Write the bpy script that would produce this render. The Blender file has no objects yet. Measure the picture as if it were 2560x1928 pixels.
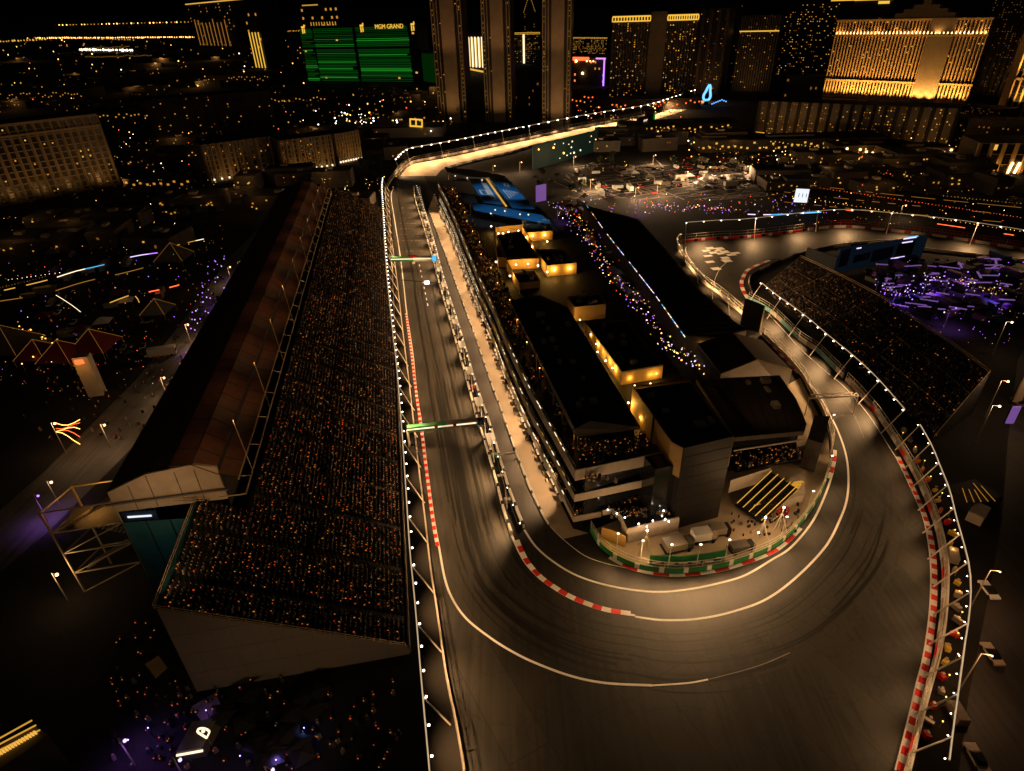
import bpy, bmesh, math, random
from mathutils import Vector
random.seed(7)
C = bpy.context.scene.collection
R = random.random
U = random.uniform
# ---------------------------------------------------------------- camera
W, H, F = 2560., 1928., 1530.
PITCH, ROLL, HC = math.radians(31.2), math.radians(1.8), 100.
fw = Vector((0, math.cos(PITCH), -math.sin(PITCH)))
rt0 = Vector((1, 0, 0)); up0 = Vector((0, math.sin(PITCH), math.cos(PITCH)))
_c, _s = math.cos(-ROLL), math.sin(-ROLL)
rt = _c*rt0 + _s*up0
up = -_s*rt0 + _c*up0
cam = bpy.data.objects.new('camera', bpy.data.cameras.new('camera'))
C.objects.link(cam)
cam.location = (0, 0, HC)
from mathutils import Matrix
cam.rotation_euler = Matrix((rt, up, -fw)).transposed().to_euler()
cam.data.sensor_width = 36
cam.data.lens = 36*F/W
cam.data.clip_end = 30000
cam.data.clip_start = 1
bpy.context.scene.camera = cam
# ---------------------------------------------------------------- night sky
sc = bpy.context.scene
wd = bpy.data.worlds.new('World'); sc.world = wd; wd.use_nodes = True
nt = wd.node_tree; bg = nt.nodes['Background']
sky = nt.nodes.new('ShaderNodeTexSky'); sky.sky_type = 'NISHITA'; sky.sun_disc = False
sky.sun_elevation = math.radians(-3); sky.sun_rotation = math.radians(200)
nt.links.new(sky.outputs[0], bg.inputs[0]); bg.inputs[1].default_value = 0.0008
sun = bpy.data.objects.new('moon_light', bpy.data.lights.new('moon_light', 'SUN'))
C.objects.link(sun); sun.data.energy = 0.022; sun.data.angle = math.radians(8); sun.data.color = (1, .75, .5)
sun.rotation_euler = (math.radians(40), 0, math.radians(-30))
sc.view_settings.view_transform = 'Standard'; sc.view_settings.look = 'None'
sc.view_settings.exposure = 0; sc.view_settings.gamma = 1; sc.view_settings.use_curve_mapping = False
sc.cycles.use_denoising = True
sc.cycles.sample_clamp_indirect = 3
sc.cycles.sample_clamp_direct = 20
sc.cycles.max_bounces = 4
sc.cycles.use_light_tree = True
sc.cycles.light_sampling_threshold = 0.005

# ---------------------------------------------------------------- pixel of the photograph -> place in the world
def ray(x, y): return fw + rt*((x-W/2)/F) - up*((y-H/2)/F)
def G(x, y, z=0.):
    d = ray(x, y); t = (z-HC)/d.z
    return Vector((d.x*t, d.y*t, z))
def GL(pts, z=0.): return [G(x, y, z) for x, y in pts]
def Hz(x, yb, yt, zb=0.):
    g = G(x, yb, zb); k = (H/2-yt)/F
    q = Vector((g.x, g.y, -HC))
    return -(up.dot(q)-k*fw.dot(q))/(up.z-k*fw.z)
def cat(P, n=8, closed=False):
    P = [Vector(p) for p in P]; out = []
    m = len(P)
    for i in range(m-1):
        p0 = P[max(i-1, 0)]; p1 = P[i]; p2 = P[i+1]; p3 = P[min(i+2, m-1)]
        for k in range(n):
            t = k/n
            out.append(.5*((2*p1)+(p2-p0)*t+(2*p0-5*p1+4*p2-p3)*t*t+(3*p1-p0-3*p2+p3)*t**3))
    out.append(P[-1]); return out
def resample(P, step):
    out = [P[0].copy()]; acc = 0
    for a, b in zip(P, P[1:]):
        d = (b-a).length
        if d < 1e-6: continue
        s = step-acc
        while s <= d:
            out.append(a.lerp(b, s/d)); s += step
        acc = (acc+d) % step if step else 0
    return out
def leftn(P):
    N = []
    for i in range(len(P)):
        a = P[max(i-1, 0)]; b = P[min(i+1, len(P)-1)]
        t = (b-a); t.z = 0; t.normalize(); N.append(Vector((-t.y, t.x, 0)))
    return N
def offs(P, d): return [p+n*d for p, n in zip(P, leftn(P))]
def up_z(P, z): return [Vector((p.x, p.y, z)) for p in P]

# ---------------------------------------------------------------- materials
M = {}
def mat(name, col, rough=.7, metal=0., noise=0., nscale=1., bump=0., spec=.3, col2=None, streak=None, emis=None, es=0.):
    m = bpy.data.materials.new(name); m.use_nodes = True; t = m.node_tree; b = t.nodes['Principled BSDF']
    b.inputs['Base Color'].default_value = (*col, 1); b.inputs['Roughness'].default_value = rough
    b.inputs['Metallic'].default_value = metal; b.inputs['Specular IOR Level'].default_value = spec
    if noise or col2:
        tc = t.nodes.new('ShaderNodeTexCoord'); mp = t.nodes.new('ShaderNodeMapping')
        if streak: mp.inputs['Rotation'].default_value = (0, 0, streak[0]); mp.inputs['Scale'].default_value = (streak[1], streak[2], 1)
        n = t.nodes.new('ShaderNodeTexNoise'); n.inputs['Scale'].default_value = nscale; n.inputs['Detail'].default_value = 6
        n.inputs['Roughness'].default_value = .65
        rp = t.nodes.new('ShaderNodeValToRGB'); rp.color_ramp.elements[0].position = .3; rp.color_ramp.elements[1].position = .7
        c2 = col2 or tuple(min(1, c*(1+noise)) for c in col)
        c1 = col if col2 else tuple(c*(1-noise) for c in col)
        rp.color_ramp.elements[0].color = (*c1, 1); rp.color_ramp.elements[1].color = (*c2, 1)
        t.links.new(tc.outputs['Object'], mp.inputs[0]); t.links.new(mp.outputs[0], n.inputs[0])
        t.links.new(n.outputs[0], rp.inputs[0]); t.links.new(rp.outputs[0], b.inputs['Base Color'])
        if bump:
            bp = t.nodes.new('ShaderNodeBump'); bp.inputs['Strength'].default_value = bump
            t.links.new(n.outputs[0], bp.inputs['Height']); t.links.new(bp.outputs[0], b.inputs['Normal'])
    if emis:
        b.inputs['Emission Color'].default_value = (*emis, 1); b.inputs['Emission Strength'].default_value = es
        m.cycles.emission_sampling = 'NONE'
    M[name] = m; return m
def glow(name, col, s): return mat(name, tuple(c*.3 for c in col), emis=col, es=s)

def asphalt(name, c1, c2, joint=0.):
    m = bpy.data.materials.new(name); m.use_nodes = True; t = m.node_tree; b = t.nodes['Principled BSDF']
    N = t.nodes.new; L = t.links.new
    tc = N('ShaderNodeTexCoord')
    def noise(scale, det, mp=None):
        n = N('ShaderNodeTexNoise'); n.inputs['Scale'].default_value = scale; n.inputs['Detail'].default_value = det
        if mp:
            q = N('ShaderNodeMapping'); q.inputs['Rotation'].default_value = (0, 0, mp[0]); q.inputs['Scale'].default_value = (mp[1], mp[2], 1)
            L(tc.outputs['Object'], q.inputs[0]); L(q.outputs[0], n.inputs[0])
        else: L(tc.outputs['Object'], n.inputs[0])
        return n
    a = noise(.06, 4); s = noise(1.1, 5, (math.radians(-10), 1., .035)); g = noise(6., 3)
    mx = N('ShaderNodeMath'); mx.operation = 'MULTIPLY_ADD'; L(s.outputs[0], mx.inputs[0]); mx.inputs[1].default_value = .8; L(a.outputs[0], mx.inputs[2])
    m2 = N('ShaderNodeMath'); m2.operation = 'MULTIPLY_ADD'; L(g.outputs[0], m2.inputs[0]); m2.inputs[1].default_value = .25; L(mx.outputs[0], m2.inputs[2])
    rp = N('ShaderNodeValToRGB'); rp.color_ramp.elements[0].position = .72; rp.color_ramp.elements[1].position = 1.3 if False else 1.
    rp.color_ramp.elements[0].color = (*c1, 1); rp.color_ramp.elements[1].color = (*c2, 1)
    sb = N('ShaderNodeMath'); sb.operation = 'SUBTRACT'; L(m2.outputs[0], sb.inputs[0]); sb.inputs[1].default_value = .1
    L(sb.outputs[0], rp.inputs[0])
    out = rp.outputs[0]
    if joint:
        # paving joints and thin cracks: worn lines with a place of their own
        v = N('ShaderNodeTexBrick'); v.inputs['Scale'].default_value = 1.; v.inputs['Mortar Size'].default_value = .0012*joint
        v.inputs['Brick Width'].default_value = 46.; v.inputs['Row Height'].default_value = 7.3; v.offset = .37
        v.inputs['Color1'].default_value = (1, 1, 1, 1); v.inputs['Color2'].default_value = (.68, .68, .68, 1); v.inputs['Mortar'].default_value = (.35, .35, .35, 1)
        v.inputs['Mortar Size'].default_value = .09
        q = N('ShaderNodeMapping'); q.inputs['Rotation'].default_value = (0, 0, math.radians(62)); L(tc.outputs['Object'], q.inputs[0]); L(q.outputs[0], v.inputs[0])
        vo = N('ShaderNodeTexVoronoi'); vo.feature = 'DISTANCE_TO_EDGE'; vo.inputs['Scale'].default_value = .11
        w = noise(.25, 5); ad = N('ShaderNodeVectorMath'); ad.operation = 'MULTIPLY_ADD'; L(w.outputs['Color'], ad.inputs[0]); ad.inputs[1].default_value = (9, 9, 0); L(tc.outputs['Object'], ad.inputs[2])
        L(ad.outputs[0], vo.inputs[0])
        st = N('ShaderNodeMapRange'); L(vo.outputs['Distance'], st.inputs[0]); st.inputs[1].default_value = 0; st.inputs[2].default_value = .02
        st.inputs[3].default_value = .6; st.inputs[4].default_value = 1
        mm = N('ShaderNodeMixRGB'); mm.blend_type = 'MULTIPLY'; mm.inputs[0].default_value = 1; L(out, mm.inputs[1]); L(v.outputs[0], mm.inputs[2])
        m3 = N('ShaderNodeMixRGB'); m3.blend_type = 'MULTIPLY'; m3.inputs[0].default_value = 1; L(mm.outputs[0], m3.inputs[1]); L(st.outputs[0], m3.inputs[2])
        out = m3.outputs[0]
    L(out, b.inputs['Base Color']); b.inputs['Roughness'].default_value = .62; b.inputs['Specular IOR Level'].default_value = .35
    bp = N('ShaderNodeBump'); bp.inputs['Strength'].default_value = .15; bp.inputs['Distance'].default_value = .05; L(g.outputs[0], bp.inputs['Height']); L(bp.outputs[0], b.inputs['Normal'])
    M[name] = m; return m
asphalt('asphalt', (.008, .0072, .0058), (.024, .0205, .0155), 1.)
asphalt('asphalt_pit', (.012, .011, .0095), (.024, .0215, .018))
asphalt('asphalt_road', (.04, .035, .03), (.11, .1, .09)); asphalt('asphalt_old', (.014, .012, .01), (.03, .027, .023))
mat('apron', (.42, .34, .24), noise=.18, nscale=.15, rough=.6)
mat('ground', (.012, .010, .008), noise=.5, nscale=.05, rough=.95)
mat('dirt', (.03, .024, .018), noise=.5, nscale=.08, rough=.95)
mat('city', (.014, .012, .01), noise=.6, nscale=.01, rough=1)
mat('white', (.82, .8, .76), noise=.06, nscale=2., rough=.5)
mat('white_line', (.8, .79, .76), noise=.12, nscale=3., rough=.6)
mat('faded_line', (.16, .15, .13), noise=.3, nscale=1., rough=.6)
mat('red', (.55, .02, .015), noise=.15, nscale=2., rough=.55)
mat('concrete', (.42, .36, .3), noise=.2, nscale=.8, rough=.8)
mat('concrete_dark', (.12, .105, .09), noise=.25, nscale=.4, rough=.85)
mat('fascia', (.5, .44, .38), noise=.1, nscale=.5, rough=.55)
mat('panel_tan', (.42, .33, .23), noise=.12, nscale=.4, rough=.6)
mat('canvas', (.25, .21, .17), noise=.08, nscale=.1, rough=.8)
mat('dark', (.012, .011, .011), rough=.7, noise=.3, nscale=.3)
mat('dark_hole', (.006, .006, .006), rough=.8)
mat('roof_black', (.026, .023, .02), rough=.7, noise=.5, nscale=.35, streak=(.2, 1, .12))
mat('roof_brown', (.045, .033, .024), rough=.8, noise=.3, nscale=.2, streak=(.2, 1, .12))
mat('end_cloth', (.045, .012, .008)); mat('rubber', (.0055, .005, .0043), rough=.5); mat('worn', (.021, .018, .014), rough=.6, noise=.2, nscale=.5)
mat('roof_panel', (.13, .062, .04), rough=.55, noise=.25, nscale=.5)
mat('glass_dark', (.015, .017, .02), rough=.15, spec=.6)
mat('screen_dark', (.013, .012, .012), rough=.5, noise=.2, nscale=.2)
mat('metal', (.45, .4, .33), rough=.4, metal=.6, noise=.1, nscale=3.)
mat('metal_white', (.75, .7, .6), rough=.5)
mat('scaffold', (.5, .4, .24), rough=.45, metal=.3)
mat('green', (.03, .22, .06), rough=.5, noise=.2, nscale=.5)
mat('green_light', (.1, .35, .15), rough=.5, noise=.2, nscale=.5)
mat('teal', (.02, .09, .10), rough=.5, noise=.3, nscale=.15)
mat('teal_wall', (.12, .3, .33), rough=.45, noise=.3, nscale=.3)
mat('blue', (.015, .16, .42), rough=.4, noise=.15, nscale=.3)
mat('blue_dark', (.02, .05, .13), rough=.4, noise=.15, nscale=.3)
mat('navy', (.012, .02, .04), rough=.5)
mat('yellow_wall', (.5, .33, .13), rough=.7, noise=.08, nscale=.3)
mat('yellow', (.7, .5, .05), rough=.5)
mat('orange', (.7, .15, .02), rough=.5)
mat('purple', (.2, .08, .35), rough=.6)
mat('stucco', (.26, .2, .14), rough=.85, noise=.15, nscale=.1)
mat('stucco_dark', (.07, .055, .04), rough=.85, noise=.2, nscale=.1)
mat('tower_brown', (.10, .08, .06), rough=.6, noise=.2, nscale=.05)
mat('tower_black', (.03, .026, .024), rough=.5, noise=.2, nscale=.05)
mat('gold', (.6, .42, .2), rough=.6, noise=.1, nscale=.1)
mat('window_dark', (.01, .009, .008), rough=.3, spec=.5)
mat('red_dark', (.16, .02, .012), rough=.7)
mat('leaf', (.03, .045, .018), rough=.8, noise=.4, nscale=1.)
mat('bark', (.06, .045, .03), rough=.9)
mat('skin', (.3, .2, .13), rough=.7)
mat('cloth_a', (.02, .02, .025), rough=.9); mat('cloth_b', (.05, .01, .008), rough=.9); mat('cloth_c', (.18, .15, .12), rough=.9); mat('cloth_d', (.06, .05, .04), rough=.9)
WARM = (1, .56, .24); AMB = (1, .46, .10); YEL = (1, .50, .085); WHT = (1, .86, .7)
glow('lamp', (1, .88, .7), 14); glow('lamp_small', (1, .82, .58), 5); glow('lamp_amber', (1, .5, .1), 4)
glow('lamp_yellow', (1, .56, .06), 1.0); glow('lamp_red', (1, .12, .03), 2.2); glow('lamp_purple', (.45, .16, 1), 2.2)
glow('lamp_blue', (.12, .4, 1), 2.2); glow('lamp_white', (.9, .92, 1), 5); glow('win_amber', (1, .42, .05), .6)
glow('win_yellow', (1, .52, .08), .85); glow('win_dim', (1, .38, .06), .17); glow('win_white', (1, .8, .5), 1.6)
glow('line_amber', (1, .42, .06), .32); glow('line_yellow', (1, .52, .06), .6); glow('green_glow', (.004, .30, .02), .15); glow('green_glow2', (.03, .5, .04), .38)
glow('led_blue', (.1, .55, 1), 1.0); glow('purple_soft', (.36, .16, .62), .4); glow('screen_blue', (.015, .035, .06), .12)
glow('glint', (1, .32, .045), .42); glow('glint_red', (1, .12, .02), .5); glow('beam_glow', (1, .72, .42), .7)
glow('screen_teal', (.015, .07, .055), .08); glow('led_lilac', (.75, .6, 1), 1.6); glow('street_glow', (1, .55, .2), 6)
glow('headlight', (1, .75, .45), 3); glow('sphere_white', (.75, .8, .9), 1.2)

# ---------------------------------------------------------------- mesh building
class MB:
    def __init__(s): s.v = []; s.f = []; s.m = []
    def add(s, vs, fs, m=0):
        o = len(s.v); s.v += [tuple(v) for v in vs]
        for f in fs: s.f.append(tuple(i+o for i in f)); s.m.append(m)
        return s
    def box(s, c, d, rz=0., m=0, base=False):
        cx, cy, cz = c; a, b, h = d[0]/2, d[1]/2, d[2]/2
        if base: cz += h
        co, si = math.cos(rz), math.sin(rz); vs = []
        for z in (-h, h):
            for x, y in ((-a, -b), (a, -b), (a, b), (-a, b)): vs.append((cx+x*co-y*si, cy+x*si+y*co, cz+z))
        return s.add(vs, [(0, 3, 2, 1), (4, 5, 6, 7), (0, 1, 5, 4), (1, 2, 6, 5), (2, 3, 7, 6), (3, 0, 4, 7)], m)
    def bar(s, a, b, w=.1, h=None, m=0):
        a = Vector(a); b = Vector(b); d = b-a; L = d.length
        if L < 1e-5: return s
        d /= L; u = d.cross(Vector((0, 0, 1)))
        if u.length < .01: u = Vector((1, 0, 0))
        u.normalize(); v = u.cross(d); h = h or w; vs = []
        for p in (a, b):
            for i, j in ((-1, -1), (1, -1), (1, 1), (-1, 1)): vs.append(p+u*(i*w/2)+v*(j*h/2))
        return s.add(vs, [(0, 1, 2, 3), (7, 6, 5, 4), (0, 4, 5, 1), (1, 5, 6, 2), (2, 6, 7, 3), (3, 7, 4, 0)], m)
    def prism(s, P, z0, z1, m=0, mt=None):
        n = len(P); z0s = z0 if isinstance(z0, (list, tuple)) else [z0]*n; z1s = z1 if isinstance(z1, (list, tuple)) else [z1]*n
        vs = [(p[0], p[1], z0s[i]) for i, p in enumerate(P)]+[(p[0], p[1], z1s[i]) for i, p in enumerate(P)]
        A = sum(P[i][0]*P[(i+1) % n][1]-P[(i+1) % n][0]*P[i][1] for i in range(n))
        top = tuple(range(n, 2*n)); bot = tuple(range(n-1, -1, -1))
        sd = [(i, (i+1) % n, n+(i+1) % n, n+i) for i in range(n)]
        if A < 0: top = top[::-1]; bot = bot[::-1]; sd = [f[::-1] for f in sd]
        s.add(vs, sd+[bot], m); o = len(s.v)-2*n
        s.f.append(tuple(i+o for i in top)); s.m.append(m if mt is None else mt); return s
    def sheet(s, P, z=None, m=0):
        vs = [(p[0], p[1], p[2] if z is None else z) for p in P]; n = len(vs)
        A = sum(vs[i][0]*vs[(i+1) % n][1]-vs[(i+1) % n][0]*vs[i][1] for i in range(n))
        return s.add(vs, [tuple(range(n)) if A > 0 else tuple(range(n-1, -1, -1))], m)
    def ribbon(s, A, B, z=None, m=0, mf=None):
        n = min(len(A), len(B))
        vs = []
        for a, b in zip(A, B):
            vs += [(a[0], a[1], a[2] if z is None else z), (b[0], b[1], b[2] if z is None else z)]
        o = len(s.v); s.v += vs
        for i in range(n-1):
            s.f.append((o+2*i, o+2*i+1, o+2*i+3, o+2*i+2)); s.m.append(mf(i) if mf else m)
        return s
    def wall(s, P, z0, z1, th=.3, m=0, mf=None):
        A = offs(P, th/2); B = offs(P, -th/2); n = len(P); o = len(s.v)
        for a, b in zip(A, B): s.v += [(a.x, a.y, z0), (b.x, b.y, z0), (b.x, b.y, z1), (a.x, a.y, z1)]
        for i in range(n-1):
            k = o+4*i; mm = mf(i) if mf else m
            for f in ((0, 3, 7, 4), (1, 5, 6, 2), (3, 2, 6, 7)): s.f.append(tuple(k+j for j in f)); s.m.append(mm)
        k = o+4*(n-1)
        s.f.append((o, o+1, o+2, o+3)); s.m.append(m); s.f.append((k, k+3, k+2, k+1)); s.m.append(m); return s
    def ball(s, c, r, m=0, n=6):
        vs = [(c[0], c[1], c[2]+r)]; k = n//2
        for i in range(1, k):
            t = math.pi*i/k
            for j in range(n): p = 2*math.pi*j/n; vs.append((c[0]+r*math.sin(t)*math.cos(p), c[1]+r*math.sin(t)*math.sin(p), c[2]+r*math.cos(t)))
        vs.append((c[0], c[1], c[2]-r)); fs = [(0, 1+j, 1+(j+1) % n) for j in range(n)]
        for i in range(k-2):
            for j in range(n): a = 1+i*n+j; b = 1+i*n+(j+1) % n; fs.append((a, a+n, b+n, b))
        e = len(vs)-1; fs += [(e, e-n+(j+1) % n, e-n+j) for j in range(n)]
        return s.add(vs, fs, m)
    def cyl(s, a, b, r0, r1=None, n=8, m=0):
        a = Vector(a); b = Vector(b); r1 = r0 if r1 is None else r1; d = (b-a).normalized()
        u = d.cross(Vector((0, 0, 1)));
        if u.length < .01: u = Vector((1, 0, 0))
        u.normalize(); v = d.cross(u); vs = []
        for p, r in ((a, r0), (b, r1)):
            for j in range(n): t = 2*math.pi*j/n; vs.append(p+u*(r*math.cos(t))+v*(r*math.sin(t)))
        return s.add(vs, [tuple(range(n-1, -1, -1)), tuple(range(n, 2*n))]+[(j, (j+1) % n, n+(j+1) % n, n+j) for j in range(n)], m)
    def build(s, name, mats, parent=None, loc=None):
        me = bpy.data.meshes.new(name); o0 = Vector(loc) if loc is not None else Vector((0, 0, 0))
        me.from_pydata([(v[0]-o0.x, v[1]-o0.y, v[2]-o0.z) for v in s.v] if loc is not None else s.v, [], s.f)
        for k in ([mats] if isinstance(mats, str) else mats): me.materials.append(M[k])
        me.polygons.foreach_set('material_index', s.m); me.update()
        o = bpy.data.objects.new(name, me); C.objects.link(o)
        if loc is not None: o.location = loc
        if parent: 
            o.parent = parent
            if loc is None: o.location = -parent.location if parent.parent is None else Vector((0, 0, 0))
            else: o.location = Vector(loc)-parent.location
        return o
def tag(o, label=None, cat=None, group=None, kind=None):
    if label: o['label'] = label
    if cat: o['category'] = cat
    if group: o['group'] = group
    if kind: o['kind'] = kind
    return o
def thing(name, label, cat, loc, group=None):
    o = bpy.data.objects.new(name, None); C.objects.link(o); o.location = loc; o.empty_display_size = .5
    return tag(o, label, cat, group)
def struct(name, mb, mats): return tag(mb.build(name, mats), kind='structure')
def cp(o, loc, parent=None, rz=None, scale=None):
    c = o.copy(); C.objects.link(c)
    if parent: c.parent = parent; c.location = Vector(loc)-parent.location
    else: c.location = loc
    if rz is not None: c.rotation_euler = (0, 0, rz)
    if scale: c.scale = scale
    return c
def copy_tree(o, loc, rz=None, label=None, group=None):
    r = o.copy(); C.objects.link(r); r.location = loc
    if rz is not None: r.rotation_euler = (0, 0, rz)
    if label: r['label'] = label
    if group: r['group'] = group
    for ch in list(o.children):
        c = ch.copy(); C.objects.link(c); c.parent = r
        for g in list(ch.children):
            d = g.copy(); C.objects.link(d); d.parent = c
    return r
def lamp(parent, loc, energy, color=WARM, kind='POINT', r=.3, target=None, angle=120, blend=.6, name='lamp_light'):
    key = (kind, round(energy, 2), color, r, angle, blend)
    d = LD.get(key)
    if d is None:
        d = bpy.data.lights.new(name, kind); d.energy = energy; d.color = color; d.shadow_soft_size = r
        if kind == 'SPOT': d.spot_size = math.radians(angle); d.spot_blend = blend
        LD[key] = d
    o = bpy.data.objects.new(name, d); C.objects.link(o)
    if parent: o.parent = parent; o.location = Vector(loc)-parent.location
    else: o.location = loc
    if target is not None:
        o.rotation_euler = (Vector(target)-Vector(loc)).to_track_quat('-Z', 'Y').to_euler()
    return o
LD = {}
# ================================================================ GROUND AND ROADS
ground = MB().sheet([(-9000, -400), (9000, -400), (9000, 12000), (-9000, 12000)], -.06)
struct('ground', ground, 'city')
struct('circuit_ground', MB().sheet(GL([(-900, 1100), (300, 560), (1100, 400), (2700, 560), (3300, 900), (3200, 2500), (-300, 2600)]), -.03), 'ground')

# outlines read off the photograph (2560 x 1928), laid on the ground
left_edge = [(1028, 413), (1000, 440), (980, 468), (974, 494), (982, 560), (994, 636), (1003, 711), (1010, 784), (1022, 885), (1028, 960), (1043, 1090), (1057, 1210), (1068, 1307), (1081, 1423), (1097, 1528), (1120, 1689), (1144, 1806), (1164, 1923), (1180, 2050)]
strA = [(1035, 470), (1039, 503), (1056, 558), (1074, 619), (1103, 726), (1132, 827), (1170, 962), (1191, 1042), (1215, 1116), (1239, 1200), (1261, 1284), (1282, 1345)]
innerA = strA + [(1309, 1400), (1340, 1437), (1368, 1460), (1412, 1488), (1456, 1508), (1514, 1527), (1588, 1539)]
line_outer = [(1588, 1542), (1661, 1551), (1749, 1547), (1837, 1528), (1920, 1496), (1998, 1437), (2065, 1365), (2099, 1301), (2117, 1249), (2121, 1191), (2114, 1134), (2094, 1076), (2070, 1029), (2046, 985), (2021, 957), (1978, 914), (1920, 850), (1897, 828)]
strB = [(1049, 470), (1060, 520), (1081, 590), (1110, 700), (1145, 810), (1189, 960), (1218, 1044), (1244, 1128), (1268, 1212), (1290, 1272), (1311, 1325)]
line_exit = [(1311, 1325), (1338, 1365), (1381, 1403), (1444, 1440), (1529, 1466), (1631, 1480), (1719, 1474), (1807, 1456), (1866, 1437), (1929, 1400), (1978, 1368), (2030, 1306), (2062, 1240), (2082, 1180), (2086, 1140)]
laneB = [(1071, 524), (1089, 572), (1104, 610), (1132, 688), (1161, 769), (1190, 847), (1227, 957), (1251, 1020), (1280, 1104), (1318, 1206), (1352, 1278), (1375, 1316), (1407, 1348), (1459, 1388), (1511, 1408), (1569, 1421)]
frontC = [(1085, 487), (1102, 535), (1132, 602), (1161, 683), (1198, 784), (1236, 876), (1265, 957), (1318, 1084), (1352, 1157), (1381, 1215), (1410, 1275), (1433, 1322)]
green_b = [(1477, 1327), (1497, 1362), (1526, 1388), (1569, 1411), (1613, 1424), (1685, 1432), (1772, 1424), (1836, 1409), (1917, 1378), (1960, 1350), (2005, 1305), (2042, 1250), (2066, 1195), (2076, 1155), (2079, 1119), (2073, 1083), (2065, 1055), (2050, 1018), (2025, 980), (2003, 940), (1960, 890), (1905, 838), (1861, 790), (1805, 740), (1757, 707), (1722, 668), (1702, 640), (1692, 615), (1713, 609)]
right_edge = [(2105, 955), (2138, 989), (2184, 1044), (2230, 1113), (2256, 1155), (2280, 1198), (2302, 1245), (2323, 1300), (2336, 1345), (2344, 1394), (2348, 1437), (2346, 1513), (2338, 1586), (2327, 1651), (2307, 1721), (2284, 1812), (2256, 1926), (2230, 2050)]
right_up = [(1920, 650), (1891, 661), (1863, 676), (1851, 698), (1849, 709), (1853, 726), (1870, 757), (1920, 786), (1963, 827), (1992, 856), (2036, 885), (2065, 914), (2105, 955)]
road_top = [(1713, 609), (1795, 603), (1853, 601), (1949, 590), (2020, 581), (2105, 575), (2209, 584), (2354, 601), (2499, 625), (2700, 662)]
road_bot = [(2700, 690), (2560, 656), (2412, 638), (2305, 625), (2209, 606), (2065, 620), (1990, 638), (1920, 650)]
def cw(P, n=6, z=0.): return cat(GL(P, z), n)
trk = cw(left_edge)+cw(right_edge[::-1])+cw(right_up[::-1])[1:]+cw(road_bot[::-1])[1:]+cw(road_top[::-1])+cw(green_b[::-1])[1:]
# track sheet: split in simple parts, joined edge to edge
tk = MB()
tk.sheet(cw(left_edge)+cw(right_edge[::-1])+GL([(2105, 955), (2003, 940)])+cw([p for p in green_b[::-1] if p[1] > 945 and p[0] > 1470])+GL([(1435, 1345)])+cw(frontC[::-1])+GL([(1060, 440)]), 0.)
up_poly = cw(right_up[::-1])+cw(road_bot[::-1])[1:]+cw(road_top[::-1])+cw([p for p in green_b[::-1] if p[1] < 945][1:])
tk.sheet(up_poly, 0.)
struct('race_track', tk, 'asphalt')
# pit lane and the bright apron before the garages
struct('pit_lane', MB().sheet(cw(strB)+cw(laneB[:-3][::-1]), .012), 'asphalt_pit')
ap = MB().sheet(cw(laneB[:-3])+GL([(1472, 1333), (1433, 1322)])+cw(frontC[::-1]), .02)
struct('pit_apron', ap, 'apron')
# street leading away over the hill to the casinos
topA = [(1000, 440), (1028, 413), (1080, 402), (1150, 388), (1258, 364), (1326, 350), (1416, 330), (1520, 310), (1613, 294), (1680, 272), (1740, 250)]
topB = [(1090, 440), (1112, 420), (1160, 408), (1204, 397), (1272, 382), (1326, 366), (1416, 345), (1520, 325), (1621, 303), (1700, 280), (1775, 252)]
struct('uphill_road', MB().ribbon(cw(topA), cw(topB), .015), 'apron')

def line(name, P, w, z, m='white_line', n=6):
    q = cw(P, n); return struct(name, MB().ribbon(offs(q, w/2), offs(q, -w/2), z), m)
line('track_line', [(985, 470), (978, 490), (988, 560), (1000, 636), (1009, 711), (1017, 784), (1032, 885), (1041, 974), (1056, 1076), (1070, 1191), (1086, 1307), (1097, 1365), (1112, 1446), (1132, 1499), (1167, 1548), (1226, 1595), (1280, 1629), (1339, 1658), (1426, 1690), (1514, 1708), (1631, 1714)], .44, .03)
line('track_line', [(1631, 1714), (1719, 1708), (1770, 1699)], .3, .031)
line('track_line', [(1770, 1699), (1807, 1690), (1870, 1673), (1920, 1656), (1975, 1632)], .18, .03, 'faded_line')
line('track_line', line_outer, .46, .03)
line('pit_exit_line', line_exit, .46, .034)
line('track_line', innerA, .5, .03)
line('pit_lane_line', laneB[-5:], .16, .034)
line('track_line', [(2105, 962), (2134, 992), (2176, 1044), (2220, 1113), (2243, 1150), (2263, 1191), (2286, 1241), (2307, 1293), (2318, 1342), (2325, 1394), (2327, 1440), (2325, 1513), (2317, 1586), (2306, 1651), (2288, 1721), (2267, 1812), (2238, 1926)], .25, .03)
line('track_line', [(1853, 668), (1818, 655), (1800, 672), (1787, 700), (1789, 718), (1805, 745), (1861, 792), (1897, 828)][1:], .25, .03)
line('track_line', [(1716, 617), (1714, 626), (1722, 645), (1738, 665), (1760, 690)], .3, .03)
line('track_line', [(1920, 784), (1968, 836), (2000, 872), (2060, 925), (2105, 962)], .22, .03)
line('track_line', [(2090, 990), (2130, 1030), (2160, 1095)], .12, .03, 'faded_line')
line('pit_lane_line', [(1071, 526), (1104, 612), (1162, 771), (1228, 959), (1281, 1106), (1353, 1280)], .45, .03)

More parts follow.
